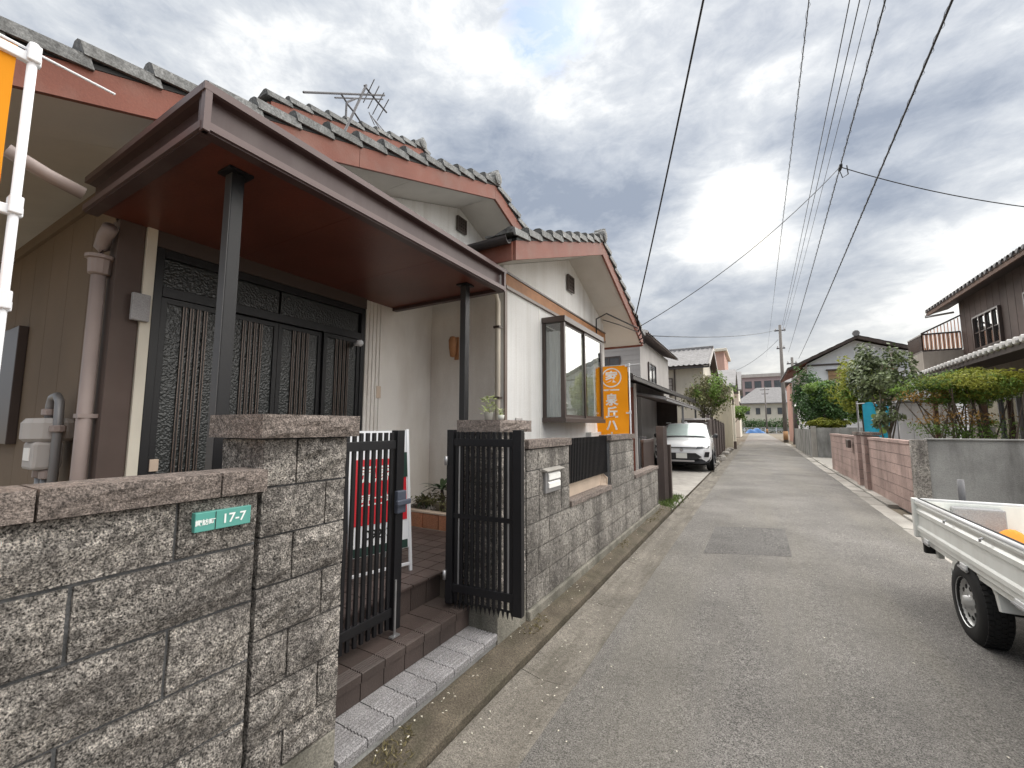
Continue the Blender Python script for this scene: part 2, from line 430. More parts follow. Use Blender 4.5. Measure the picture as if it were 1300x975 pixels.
class MB:
    """collects shapes (world coordinates) that become ONE mesh object"""

    def __init__(s):
        s.v, s.f = [], []

    def add(s, vs, fs):
        o = len(s.v)
        s.v += [Vector(x) for x in vs]
        s.f += [tuple(i + o for i in f) for f in fs]
        return s

    def box(s, x0, x1, y0, y1, z0, z1):
        return s.add([(x, y, z) for z in (z0, z1) for y in (y0, y1) for x in (x0, x1)],
                     [(0, 2, 3, 1), (4, 5, 7, 6), (0, 1, 5, 4), (2, 6, 7, 3), (0, 4, 6, 2), (1, 3, 7, 5)])

    def obox(s, c, size, mtx):
        h = [q / 2 for q in size]
        vs = [Vector(c) + mtx @ Vector((x, y, z)) for z in (-h[2], h[2]) for y in (-h[1], h[1]) for x in (-h[0], h[0])]
        return s.add(vs, [(0, 2, 3, 1), (4, 5, 7, 6), (0, 1, 5, 4), (2, 6, 7, 3), (0, 4, 6, 2), (1, 3, 7, 5)])

    def beam(s, a, b, w, h, up=(0, 0, 1)):
        """bar from a to b, w wide, h high"""
        a, b = Vector(a), Vector(b)
        d = (b - a).normalized()
        side = d.cross(Vector(up))
        if side.length < 1e-4:
            side = Vector((1, 0, 0))
        side.normalize()
        u = side.cross(d)
        m = Matrix((side, d, u)).transposed()
        return s.obox((a + b) / 2, (w, (b - a).length, h), m)

    def prism(s, pts, vec):
        """polygon (3-D points) extruded by vec"""
        n = len(pts)
        pts = [Vector(q) for q in pts]
        vec = Vector(vec)
        return s.add(pts + [q + vec for q in pts],
                     [tuple(range(n - 1, -1, -1)), tuple(range(n, 2 * n))] + [(i, (i + 1) % n, n + (i + 1) % n, n + i) for i in range(n)])

    def tube(s, pts, r, n=8, cap=True):
        pts = [Vector(q) for q in pts]
        rs = r if isinstance(r, (list, tuple)) else [r] * len(pts)
        o = len(s.v)
        ref = Vector((0, 0, 1))
        if abs((pts[-1] - pts[0]).normalized().z) > .9:
            ref = Vector((0, 1, 0))
        for i, q in enumerate(pts):
            d = (pts[min(i + 1, len(pts) - 1)] - pts[max(i - 1, 0)]).normalized()
            a = d.cross(ref)
            if a.length < 1e-5:
                a = d.cross(Vector((1, 0, 0)))
            a.normalize()
            b = d.cross(a)
            for k in range(n):
                t = 2 * math.pi * k / n
                s.v.append(q + (a * math.cos(t) + b * math.sin(t)) * rs[i])
        for i in range(len(pts) - 1):
            for k in range(n):
                s.f.append((o + i * n + k, o + i * n + (k + 1) % n, o + (i + 1) * n + (k + 1) % n, o + (i + 1) * n + k))
        if cap:
            s.f.append(tuple(o + k for k in range(n)))
            e = o + (len(pts) - 1) * n
            s.f.append(tuple(e + n - 1 - k for k in range(n)))
        return s

    def lathe(s, prof, c, n=16, axis='Z'):
        """profile [(radius, height)] turned about an axis through c"""
        o = len(s.v)
        c = Vector(c)
        for r, h in prof:
            for k in range(n):
                t = 2 * math.pi * k / n
                a, b = r * math.cos(t), r * math.sin(t)
                s.v.append(c + (Vector((a, b, h)) if axis == 'Z' else Vector((h, a, b)) if axis == 'X' else Vector((a, h, b))))
        for i in range(len(prof) - 1):
            for k in range(n):
                s.f.append((o + i * n + k, o + i * n + (k + 1) % n, o + (i + 1) * n + (k + 1) % n, o + (i + 1) * n + k))
        return s

    def grid(s, fn, nu, nv):
        o = len(s.v)
        for j in range(nv + 1):
            for i in range(nu + 1):
                s.v.append(Vector(fn(i / nu, j / nv)))
        for j in range(nv):
            for i in range(nu):
                a = o + j * (nu + 1) + i
                s.f.append((a, a + 1, a + nu + 2, a + nu + 1))
        return s

    def build(s, name, m, parent=None, smooth=False, bevel=0.0, origin=None, solid=0.0):
        if parent is not None:
            org = WLOC[parent.name]
        elif origin is not None:
            org = Vector(origin)
        else:
            lo = [min(v[i] for v in s.v) for i in range(3)]
            hi = [max(v[i] for v in s.v) for i in range(3)]
            org = Vector(((lo[0] + hi[0]) / 2, (lo[1] + hi[1]) / 2, lo[2]))
        me = bpy.data.meshes.new(name)
        me.from_pydata([v - org for v in s.v], [], s.f)
        bm = bmesh.new()
        bm.from_mesh(me)
        bmesh.ops.recalc_face_normals(bm, faces=bm.faces)
        bm.to_mesh(me)
        bm.free()
        if smooth:
            me.polygons.foreach_set('use_smooth', [True] * len(me.polygons))
        me.materials.append(MATS[m] if isinstance(m, str) else m)
        ob = bpy.data.objects.new(name, me)
        COL.objects.link(ob)
        if parent is not None:
            ob.parent = parent
        else:
            ob.location = org
        WLOC[ob.name] = org
        if solid:
            sm = ob.modifiers.new('Solidify', 'SOLIDIFY')
            sm.thickness = solid
        if bevel:
            bv = ob.modifiers.new('Bevel', 'BEVEL')
            bv.width = bevel
            bv.segments = 2
            bv.limit_method = 'ANGLE'
        return ob


def tag(o, label=None, cat=None, group=None, kind=None):
    for k, v in (('label', label), ('category', cat), ('group', group), ('kind', kind)):
        if v:
            o[k] = v
    return o


def thing(name, loc, label, cat, group=None):
    o = bpy.data.objects.new(name, None)
    o.empty_display_size = .1
    COL.objects.link(o)
    o.location = loc
    WLOC[o.name] = Vector(loc)
    return tag(o, label, cat, group)


def inst(name, me, parent, loc, rz=0.0, scale=(1, 1, 1)):
    """another object that shares mesh data; loc in world coordinates"""
    o = bpy.data.objects.new(name, me)
    COL.objects.link(o)
    if parent is not None:
        o.parent = parent
        o.location = Vector(loc) - WLOC[parent.name]
    else:
        o.location = loc
    o.rotation_euler = (0, 0, rz)
    o.scale = scale
    WLOC[o.name] = Vector(loc)
    return o


def copy_tree(o, parent=None):
    c = o.copy()
    COL.objects.link(c)
    c.parent = parent
    WLOC[c.name] = WLOC[o.name].copy()
    for ch in list(o.children):
        copy_tree(ch, c)
    return c


def text_mesh(body, size, m, name, parent, origin, right, up, align='CENTER', bold=.0, depth=.0008):
    """lettering as a flat mesh lying at origin, reading along 'right'"""
    cu = bpy.data.curves.new('lettering', 'FONT')
    cu.body = body
    cu.size = size
    cu.align_x = align
    cu.align_y = 'CENTER'
    cu.offset = bold
    cu.resolution_u = 3
    tmp = bpy.data.objects.new('lettering_tmp', cu)
    COL.objects.link(tmp)
    dg = bpy.context.evaluated_depsgraph_get()
    me = bpy.data.meshes.new_from_object(tmp.evaluated_get(dg))
    bpy.data.objects.remove(tmp)
    me.materials.clear()
    me.materials.append(MATS[m])
    r, u = Vector(right).normalized(), Vector(up).normalized()
    n = r.cross(u)
    org = WLOC[parent.name]
    for v in me.vertices:
        v.co = Vector(origin) + r * v.co.x + u * v.co.y + n * depth - org
    ob = bpy.data.objects.new(name, me)
    COL.objects.link(ob)
    ob.parent = parent
    WLOC[ob.name] = org
    return ob


BLOCKS = {}


def block_mesh(w, h, d, m, rough, variant, name):
    """split-faced masonry block, w along Y, h along Z, d along X; origin at its centre"""
    key = (round(w, 3), round(h, 3), round(d, 3), m, variant)
    if key in BLOCKS:
        return BLOCKS[key]
    rg = random.Random(hash((key[0], key[1], variant)) & 0xffff)
    nu, nv = max(2, min(6, int(w / .065) + 1)), 4
    vs, fs = [], []
    for side in (1, -1):
        o = len(vs)
        for j in range(nv + 1):
            for i in range(nu + 1):
                edge = i in (0, nu) or j in (0, nv)
                y = (i / nu - .5) * w
                z = (j / nv - .5) * h
                x = d / 2 - min(rough * .55, .010) if edge else d / 2 - .004 + rg.uniform(-.2, 1.0) * rough
                if edge:
                    x += rg.uniform(-.10, .20) * min(rough, .02)
                vs.append((side * x, y + (0 if edge else rg.uniform(-.2, .2) * w / nu), z + (0 if edge else rg.uniform(-.15, .15) * h / nv)))
        for j in range(nv):
            for i in range(nu):
                a = o + j * (nu + 1) + i
                q = (a, a + 1, a + nu + 2, a + nu + 1)
                fs.append(q if side == 1 else q[::-1])
    k = (nu + 1) * (nv + 1)

    def rim(i, j):
        return j * (nu + 1) + i
    loop = [rim(i, 0) for i in range(nu)] + [rim(nu, j) for j in range(nv)] + [rim(i, nv) for i in range(nu, 0, -1)] + [rim(0, j) for j in range(nv, 0, -1)]
    for a, b in zip(loop, loop[1:] + loop[:1]):
        fs.append((b, a, a + k, b + k))
    me = bpy.data.meshes.new(name)
    me.from_pydata(vs, [], fs)
    me.materials.append(MATS[m])
    BLOCKS[key] = me
    return me


def course(parent, x, y0, y1, z0, h, d, m, joints, rough=.012, gap=.008, name='block'):
    """one course of blocks along Y between y0 and y1 with joints at the given Y"""
    ys = [y0] + sorted(j for j in joints if y0 + .03 < j < y1 - .03) + [y1]
    for a, b in zip(ys, ys[1:]):
        w = round(b - a - gap, 3)
        inst(name, block_mesh(w, h - gap, d, m, rough, random.randrange(4), name), parent, (x, (a + b) / 2, z0 + h / 2))


def sheet(name, pts, z, m, kind='structure', label=None, cat=None):
    mb = MB()
    mb.add([(x, y, z) for x, y in pts], [tuple(range(len(pts)))])
    o = mb.build(name, m, origin=(0, 0, 0))
    return tag(o, label, cat, kind=kind)


def leaves(mb, centre, radii, n, size, rg, shell=.55, flat=.0, clumps=0, droop=0.0, aspect=.5):
    """n leaf-sized quads spread through an ellipsoid, gathered in clumps"""
    centre = Vector(centre)
    cl = []
    for _ in range(clumps):
        u = Vector((rg.gauss(0, 1), rg.gauss(0, 1), rg.gauss(0, 1))).normalized() * rg.uniform(.45, .95)
        cl.append((u, rg.uniform(.22, .42)))
    for _ in range(n):
        if cl:
            c, cr = rg.choice(cl)
            u = Vector((rg.gauss(0, 1), rg.gauss(0, 1), rg.gauss(0, 1))).normalized() * (rg.random() ** .4) * cr + c
        else:
            u = Vector((rg.gauss(0, 1), rg.gauss(0, 1), rg.gauss(0, 1))).normalized() * (shell + (1 - shell) * rg.random())
        p = centre + Vector((u.x * radii[0], u.y * radii[1], u.z * radii[2]))
        nrm = (Vector((u.x, u.y, u.z + .35)) + Vector((rg.gauss(0, .6), rg.gauss(0, .6), rg.gauss(0, .6)))).normalized()
        t = nrm.cross(Vector((rg.gauss(0, 1), rg.gauss(0, 1), rg.gauss(0, 1) - droop)))
        if t.length < .01:
            continue
        t.normalize()
        b = nrm.cross(t)
        s = size * rg.uniform(.6, 1.35)
        w = s * aspect
        mb.add([p - t * s * .5, p + b * w * .5 + nrm * s * .06, p + t * s * .5, p - b * w * .5 + nrm * s * .06], [(0, 1, 2, 3)])


def tree(name, base, height, crown_c, radii, n, size, leafm, label, cat='tree', seed=1, clumps=40, trunk_r=.06, barkm='bark', limbs=7, extra=None, group=None, droop=0., aspect=.5):
    rg = random.Random(seed)
    t = thing(name, base, label, cat, group)
    base = Vector(base)
    cc = Vector(crown_c)
    mb = MB()
    top = cc + Vector((0, 0, radii[2] * .3))
    pts = [base.lerp(top, k / 5) + Vector((rg.gauss(0, .03), rg.gauss(0, .03), 0)) * height * (.3 if k else 0) for k in range(6)]
    mb.tube(pts, [trunk_r * (1 - .14 * k) for k in range(6)], 7)
    for i in range(limbs):
        a = pts[1 + i % 4]
        u = Vector((rg.gauss(0, 1), rg.gauss(0, 1), rg.gauss(.4, .6))).normalized()
        e = cc + Vector((u.x * radii[0], u.y * radii[1], u.z * radii[2])) * .8
        q = a.lerp(e, .5) + Vector((rg.gauss(0, .1), rg.gauss(0, .1), rg.gauss(0, .06))) * radii[0]
        mb.tube([a, q, e], [trunk_r * .5, trunk_r * .33, trunk_r * .1], 5)
    mb.build('trunk', barkm, t, smooth=True)
    cm = MB()
    leaves(cm, cc, radii, n, size, rg, clumps=clumps, droop=droop, aspect=aspect)
    cm.build('crown', leafm, t)
    for (c2, r2, n2, m2) in (extra or []):
        em = MB()
        leaves(em, c2, r2, n2, size, rg, clumps=max(6, clumps // 3), droop=droop, aspect=aspect)
        em.build('crown', m2, t)
    return t


# ------------------------------------------------------------------ ground, road, gutters
sheet('ground', [(-400, -200), (400, -200), (400, 600), (-400, 600)], -.03, 'earth')
rd = MB()
ny = 60


def road_pt(u, v):
    y = -14 + v * 150
    xl, xr = -1.0 + .004 * max(0, y) * (y < 40) + (.16 if y >= 40 else 0), 1.70 + .014 * max(0, min(y, 40))
    x = xl + u * (xr - xl)
    return (x, y, .012 + .03 * math.sin(math.pi * u))


rd.grid(road_pt, 8, ny)
tag(rd.build('road', 'asphalt', smooth=True, origin=(0, 0, 0)), kind='structure')
# cross street at the end of the lane
sheet('cross_street', [(-60, 99), (60, 99), (60, 107), (-60, 107)], .02, 'asphalt_patch')
# patched trench in the asphalt
for q in ([tuple(P(a_, b_, Z=.035))[:2] for a_, b_ in ((893, 701), (1006, 708), (996, 672), (908, 668))],):
    pm = MB()
    pm.add([(x, y, .012 + .03 * math.sin(math.pi * (x + 1.0) / 2.8) + .0035) for x, y in q], [(0, 1, 2, 3)])
    tag(pm.build('road_patch', 'asphalt_patch', origin=(0, 0, 0)), kind='structure')
# left gutter: shallow dished concrete in cast lengths, with the apron kerb of the house behind it
gl = thing('gutter', (-1.15, 0, 0), None, None)
gl['kind'] = 'structure'
yy = -12.0
while yy < 46:
    L_ = .60
    y1 = yy + L_ * 2 - .004
    pts = [(-1.315, .020), (-1.27, .012), (-1.19, -.004), (-1.08, .0), (-1.0, .012), (-.975, .014), (-.975, -.05), (-1.315, -.05)]
    g = MB()
    dx = .004 * max(0, min(yy, 40))
    g.prism([(x + dx, yy, z) for x, z in pts], (0, y1 - yy, 0))
    g.build('gutter_slab', 'gutter', gl)
    yy += L_ * 2
ap = MB()
for (a, b) in ((-12, 1.2), (1.2, 8.0)):
    ap.prism([(-1.55, a, -.03), (-1.318, a, -.03), (-1.322, a, .052), (-1.335, a, .062), (-1.55, a, .10)], (0, b - a - .004, 0))
tag(ap.build('apron_kerb', 'apron', origin=(0, 0, 0)), kind='structure')
# right gutter: slabs laid loose, some raised
gr = thing('gutter', (1.95, 0, 0), None, None)
gr['kind'] = 'structure'
rg = random.Random(3)
yy = -12.0
while yy < 44:
    L_ = rg.uniform(.85, 1.15)
    dx = .014 * max(0, min(yy, 40))
    z1 = .03 + rg.uniform(-.008, .018)
    MB().box(1.70 + dx, 1.95 + dx * .9, yy, yy + L_ - .02, -.04, z1 - .014).build('gutter_slab', 'gutter_right', gr, bevel=.006)
    if abs(yy - 9.0) > .6:
        MB().box(1.97 + dx * .9, 2.24 + dx * .25, yy, yy + L_ - .015, -.04, z1 + .012).build('cover_slab', 'gutter_right', gr, bevel=.006)
    yy += L_
# ground of the lots
sheet('driveway', [(-12, 7.9), (-1.32, 7.9), (-1.28, 18.5), (-12, 18.5)], .03, 'concrete')
sheet('lot_ground', [(-14, -14), (-1.56, -14), (-1.56, 7.9), (-14, 7.9)], .0, 'earth')
sheet('lot_ground', [(2.26, -14), (18, -14), (18, 60), (2.5, 60)], .0, 'earth')
sheet('driveway', [(2.27, 18.3), (9, 18.3), (9, 24.5), (2.34, 24.5)], .035, 'concrete')
sheet('lot_ground', [(-14, 18.5), (-1.3, 18.5), (-1.0, 60), (-14, 60)], .0, 'earth')

# ------------------------------------------------------------------ garden wall of split-face blocks, left of the gate
XW = -1.5
wl = thing('block_wall', (XW - .06, -.2, 0), 'brown split-face block wall carrying the green house number plate', 'wall')
MB().box(XW - .10, XW - .021, -1.4, .855, 0, 1.27).build('mortar', 'mortar', wl)
zs = [1.10 - .19 * k for k in range(0, 7)]
tops = [1.275] + zs
for k in range(len(tops) - 1):
    z1, z0 = tops[k], max(tops[k + 1], 0.0)
    if z1 - z0 < .04:
        break
    j = [.617 - .4 * i for i in range(8)] if k % 2 == 0 else [.402 - .4 * i for i in range(8)]
    course(wl, XW - .06, -1.4, .855, z0, z1 - z0, .12, 'stone', j, .019, .011)
for a, b in ((-1.4, -.88), (-.88, -.48), (-.48, -.08), (-.08, .32), (.32, .72), (.72, .868)):
    inst('cap_stone', block_mesh(round(b - a - .006, 3), .074, .17, 'cap_stone', .007, random.randrange(3), 'cap_stone'), wl, (XW - .06, (a + b) / 2, 1.313))

# house number plate
np_ = thing('address_plate', (XW + .004, .73, 1.18), 'green enamel plate numbered 17-7 on brown block wall', 'address plate')
m_ = MB()
m_.box(XW - .004, XW + .021, .652, .815, 1.178, 1.236)
m_.build('plate', 'plate_green', np_, bevel=.002)
m_ = MB()
m_.box(XW + .0205, XW + .022, .7075, .7095, 1.180, 1.234)
m_.build('divider', 'ink_black', np_)
text_mesh('諏訪町', .0185, 'ink_white', 'lettering', np_, (XW + .0218, .680, 1.205), (0, 1, 0), (0, 0, 1), bold=.0006)
text_mesh('17-7', .040, 'ink_white', 'lettering', np_, (XW + .0218, .762, 1.206), (0, 1, 0), (0, 0, 1), bold=.0008)


# ------------------------------------------------------------------ gate pillars
def pillar(y0, y1, label, pj, z0=.12, capw=.03):
    d = .30
    xc = XW - d / 2
    t = thing('gate_pillar', (xc, (y0 + y1) / 2, 0), label, 'pillar', 'gate pillars')
    MB().box(xc - d / 2 + .02, XW - .022, y0 + .012, y1 - .012, 0, 1.455).build('mortar', 'mortar', t)
    MB().box(xc - d / 2 + .004, XW - .006, y0 + .004, y1 - .004, 0, .30).build('footing', 'footing', t, bevel=.006)
    z = 1.455
    k = 0
    while z > .31:
        zb = max(z - .172, .30)
        course(t, xc, y0, y1, zb, z - zb, d, 'stone', [pj[k % 2]], .026)
        z = zb
        k += 1
    inst('cap_stone', block_mesh(y1 - y0 + .06, .085, d + .07, 'cap_stone', .012, 1, 'cap_stone'), t, (xc, (y0 + y1) / 2, 1.50))
    return t


pillar(.862, 1.215, 'stone-block gate pillar with rough cap, joined to the number-plate wall', (.99, 1.12))
pillar(2.43, 2.83, 'stone-block gate pillar with small potted succulent on its cap', (2.56, 2.68))

# potted succulent on the far pillar
pp = thing('potted_plant', (-1.64, 2.53, 1.545), 'small pale green succulent in a pot on the gate pillar', 'plant')
MB().lathe([(.001, .0), (.026, .0), (.034, .05), (.036, .052), (.031, .052), (.001, .048)], (-1.66, 2.55, 1.545), 12).build('pot', 'pot_white', pp, smooth=True)
MB().lathe([(.001, .0), (.02, .0), (.025, .035), (.022, .035), (.001, .032)], (-1.585, 2.60, 1.545), 12).build('pot', 'pot_white', pp, smooth=True)
rg = random.Random(5)
m_ = MB()
for k in range(70):
    a = rg.uniform(0, 6.28)
    zz_ = rg.uniform(.03, .155)
    r_ = rg.uniform(.008, .045)
    c = Vector((-1.66 + r_ * math.cos(a), 2.55 + r_ * math.sin(a), 1.555 + zz_))
    tip = c + Vector((math.cos(a) * .032, math.sin(a) * .032, rg.uniform(-.01, .03)))
    s_ = Vector((-math.sin(a), math.cos(a), 0)) * .010
    m_.add([c - s_ * .6, (c + tip) / 2 + s_ + Vector((0, 0, .006)), tip, (c + tip) / 2 - s_ + Vector((0, 0, .006))], [(0, 1, 2, 3)])
for k in range(22):
    a = rg.uniform(0, 6.28)
    c = Vector((-1.585 + .012 * math.cos(a), 2.60 + .012 * math.sin(a), 1.575 + rg.uniform(0, .05)))
    tip = c + Vector((math.cos(a) * .028, math.sin(a) * .028, .018))
    s_ = Vector((-math.sin(a), math.cos(a), 0)) * .008
    m_.add([c - s_, (c + tip) / 2 + s_, tip, c + s_], [(0, 1, 2, 3)])
m_.build('leaf_rosette', 'leaf_pale', pp)


# ------------------------------------------------------------------ aluminium gate leaves
def gate_leaf(a, b, z0, z1, label, nsl, latch):
    """leaf standing between plan points a (hinge) and b (free end)"""
    a, b = Vector((*a, 0)), Vector((*b, 0))
    t = thing('gate_leaf', (a.x, a.y, z0), label, 'gate', 'two leaves of the black gate')
    d = (b - a).normalized()
    L_ = (b - a).length
    nrm = Vector((d.y, -d.x, 0))

    def vbar(s, w, dp, za, zb, name, m='gate_black'):
        c = a + d * s
        q = MB()
        q.beam(c + Vector((0, 0, za)), c + Vector((0, 0, zb)), w, dp, up=nrm)
        return q.build(name, m, t, bevel=.002)
    vbar(.025, .05, .045, z0, z1 + .01, 'stile')
    vbar(L_ - .03, .06, .05, z0, z1 + .01, 'stile')
    for zr in (z0 + .10, z1 - .075):
        q = MB()
        q.beam(a + d * .05 + Vector((0, 0, zr)), b - d * .06 + Vector((0, 0, zr)), .03, .05)
        q.build('rail', 'gate_black', t, bevel=.002)
    for k in range(nsl):
        s = .05 + (L_ - .11) * (k + .5) / nsl
        vbar(s, .022, .016, z0 + .01, z1 - .003, 'slat')
    for zr in (z0 + .18, z1 - .2):
        q = MB()
        q.tube([a + nrm * .03 + Vector((0, 0, zr - .03)), a + nrm * .03 + Vector((0, 0, zr + .03))], .012, 8)
        q.build('hinge', 'steel', t, smooth=True)
    if latch:
        c = b - d * .03 + Vector((0, 0, z0 + .72)) + nrm * .03
        q = MB()
        q.obox(c, (.03, .07, .13), Matrix((nrm, d, Vector((0, 0, 1)))).transposed())
        q.beam(c + nrm * .03 - d * .06, c + nrm * .03 + d * .05, .022, .03)
        q.build('latch', 'latch_blue', t, bevel=.006)
        c = b - d * .05
        q = MB()
        q.tube([c + nrm * .03 + Vector((0, 0, .305)), c + nrm * .03 + Vector((0, 0, z0 + .28))], .007, 8)
        q.beam(c + nrm * .03 - d * .03 + Vector((0, 0, .308)), c + nrm * .03 + d * .03 + Vector((0, 0, .308)), .03, .008)
        q.build('drop_bolt', 'steel', t)
    else:
        q = MB()
        for k in range(14):
            s = .05 + (L_ - .11) * (k + .5) / 14
            c = a + d * s + nrm * -.004
            q.add([c + d * -.014 + Vector((0, 0, z0 + .02)), c + d * .014 + Vector((0, 0, z0 + .02)), c + Vector((0, 0, z0 - .04)), c + nrm * .004 + Vector((0, 0, z0 - .01))], [(0, 1, 2), (0, 2, 3), (1, 2, 3)])
        q.build('spike_fringe', 'gate_black', t)
        for ss in (.09, L_ - .10):
            vbar(ss, .012, .01, z0 + .1, z1 - .08, 'trim_bar', 'steel')
        q = MB()
        q.beam(a + d * .05 + Vector((0, 0, (z0 + z1) / 2)), b - d * .06 + Vector((0, 0, (z0 + z1) / 2)), .02, .03)
        q.build('rail', 'gate_black', t)
    return t


gate_leaf((-1.87, 1.30), (-1.87, 1.905), .335, 1.465, 'closed slatted black gate leaf in front of the red sale board', 11, True)
gate_leaf((-1.84, 2.325), (-1.285, 2.375), .335, 1.465, 'slatted black gate leaf swung open against the potted-plant pillar', 11, False)
for yy_, xx_ in ((1.262, -1.87), (2.385, -1.855)):
    q = MB()
    q.box(xx_ - .025, xx_ + .025, yy_ - .025, yy_ + .025, .305, 1.47)
    o = q.build('gate_post', 'gate_black', bevel=.003)
    tag(o, 'black square post hinging the closed gate leaf' if yy_ < 2 else 'black square post hinging the open gate leaf', 'post')

# ------------------------------------------------------------------ entrance steps
st = thing('entrance_steps', (-1.75, 1.85, 0), 'tiled entrance steps, grey nosing tiles below brown ones', 'steps')
MB().box(-1.735, -1.512, 1.22, 2.425, 0, .150).build('base', 'concrete_old', st)
MB().box(-2.01, -1.735, 1.22, 2.425, 0, .285).build('base', 'grout', st)
y = 1.222
n = 8
w = (2.424 - 1.222) / n
for k in range(n):
    a, b = y + k * w + .003, y + (k + 1) * w - .003
    q = MB()
    q.prism([(-1.728, a, .1515), (-1.728, a, .168)] + [(-1.66 + .001 * i, a, .168) for i in range(1)] +
            [p for i in range(6) for p in ((-1.652 + i * .022, a, .168), (-1.648 + i * .022, a, .163), (-1.640 + i * .022, a, .163), (-1.636 + i * .022, a, .168))] +
            [(-1.506, a, .168), (-1.499, a, .160), (-1.499, a, .128), (-1.511, a, .128), (-1.511, a, .1515)], (0, b - a, 0))
    q.build('tread_tile', 'tile_grey', st)
    q = MB()
    q.prism([(-2.0, a, .286), (-2.0, a, .300)] + [p for i in range(5) for p in ((-1.80 + i * .016, a, .300), (-1.797 + i * .016, a, .296), (-1.792 + i * .016, a, .296), (-1.789 + i * .016, a, .300))] +
            [(-1.724, a, .300), (-1.719, a, .294), (-1.719, a, .256), (-1.7345, a, .256), (-1.7345, a, .286)], (0, b - a, 0))
    q.build('tread_tile', 'tile_step', st)
    q = MB()
    q.box(-1.7345, -1.726, a, b, .170, .253)
    q.build('riser_tile', 'tile_step', st)
# porch floor: square brown tiles with pale joints
pf = thing('porch_floor', (-2.8, 2.4, 0), 'brown square-tiled porch floor with pale grout lines', 'floor')
MB().box(-3.48, -2.012, .95, 3.42, 0, .452).build('screed', 'grout', pf)
for i in range(10):
    for j in range(17):
        x0, y0 = -3.478 + i * .15, .955 + j * .15
        if y0 > 3.3:
            continue
        inst('tile', BLOCKS.setdefault('ft', (lambda: (lambda o: (COL.objects.unlink(o), o.data)[1])(MB().box(-.071, .071, -.071, .071, 0, .012).build('tile', 'floor_tile', origin=(0, 0, 0))))()), pf, (x0 + .075, y0 + .075, .452))
for j in range(16):
    y0 = .955 + j * .15
    q = MB()
    q.prism([(-2.013, y0 + .003, .30), (-2.001, y0 + .003, .30), (-2.001, y0 + .003, .452), (-1.985, y0 + .003, .455), (-1.985, y0 + .003, .466), (-2.013, y0 + .003, .466)], (0, .144, 0))
    if y0 > 1.2 and y0 < 2.4:
        q.build('nosing_tile', 'tile_step', pf)

# planting bed edged with terracotta, beside the porch
pb = thing('planting_bed', (-2.6, 3.72, 0), 'raised planting bed edged with terracotta tiles by the white porch wall', 'planter')
MB().box(-3.46, -2.0, 3.50, 4.0, 0, .60).build('soil', 'earth', pb)
for k in range(7):
    x0 = -3.46 + k * .21
    MB().box(x0, x0 + .20, 3.425, 3.498, .40, .595).build('edging_tile', 'terracotta', pb, bevel=.01)
    MB().box(x0, x0 + .205, 3.42, 3.50, .597, .618).build('edging_cap', 'pale_trim', pb, bevel=.004)
rg = random.Random(11)
for k in range(16):
    c = Vector((rg.uniform(-3.4, -2.1), rg.uniform(3.52, 3.75), .60))
    q = MB()
    s_ = rg.uniform(.025, .06)
    q.lathe([(.002, -.2 * s_), (s_ * .8, 0), (s_, s_ * .5), (s_ * .6, s_ * .9), (.002, s_)], c, 7)
    q.build('stone', 'terracotta' if k % 3 == 0 else 'stone', pb)


def strap_plant(name, base, n, length, m, label, seed, stem=0.0, wid=.03, up=.5):
    rg = random.Random(seed)
    t = thing(name, base, label, 'plant')
    base = Vector(base)
    head = base + Vector((0, 0, stem))
    if stem:
        MB().tube([base, base + Vector((.01, .01, stem * .5)), head], [.022, .02, .016], 7).build('stem', 'bark', t, smooth=True)
    q = MB()
    for k in range(n):
        a = 2 * math.pi * k / n + rg.uniform(-.2, .2)
        el = rg.uniform(up - .35, up + .6)
        L_ = length * rg.uniform(.7, 1.1)
        d = Vector((math.cos(a), math.sin(a), 0))
        s_ = Vector((-math.sin(a), math.cos(a), 0))
        prev = None
        for i in range(6):
            u = i / 5
            pos = head + d * L_ * u * math.cos(el) + Vector((0, 0, L_ * (u * math.sin(el) - .45 * u * u)))
            ww = wid * math.sin(math.pi * min(.98, .12 + .88 * u)) * .5 + .001
            pr = (pos - s_ * ww, pos + s_ * ww)
            if prev:
                q.add([prev[0], prev[1], pr[1], pr[0]], [(0, 1, 2, 3)])
            prev = pr
    q.build('leaf_blades', m, t)
    return t


strap_plant('spiky_plant', (-2.95, 3.62, .60), 20, .30, 'leaf_strap', 'dark spiky yucca on a short stem beside the porch wall', 4, stem=.22, wid=.045)
strap_plant('spiky_plant', (-3.22, 3.66, .60), 14, .22, 'leaf_strap', 'low dark spiky plant behind the red sale board', 9, stem=.06, wid=.035)
tree('garden_shrub', (-2.52, 3.72, .60), .6, (-2.5, 3.72, 1.02), (.13, .14, .26), 90, .085, 'leaf_mid', 'thin leafy shrub behind the open gate leaf', 'shrub', 21, 9, .012, limbs=5)
q = MB()
leaves(q, (-2.98, 3.56, .70), (.45, .10, .10), 420, .05, random.Random(8), clumps=26, aspect=.3)
tag(q.build('dry_ground_cover', 'leaf_brown', origin=(-2.8, 3.6, .6)), 'dry brown ground cover in the planting bed', 'ground cover', kind='stuff')

# ------------------------------------------------------------------ sale board (A-frame) behind the closed gate leaf
sb_c = Vector((-2.36, 2.18, .466))
sb = thing('sale_board', sb_c, 'red and white A-frame sale board standing on the porch tiles', 'sign board')
sd_ = Vector((.30, .954, 0)).normalized()          # board runs along this
sn_ = Vector((sd_.y, -sd_.x, 0))
BW, BH = .44, 1.0


def bpt(s, h, off=0.0):
    return sb_c + sd_ * s + Vector((0, 0, h)) + sn_ * (.10 - h * .10 + off)


def bquad(s0, s1, h0, h1, off, m, name, th=.004):
    q = MB()
    a = [bpt(s0, h0, off), bpt(s1, h0, off), bpt(s1, h1, off), bpt(s0, h1, off)]
    q.prism(a, -sn_ * th)
    return q.build(name, m, sb)


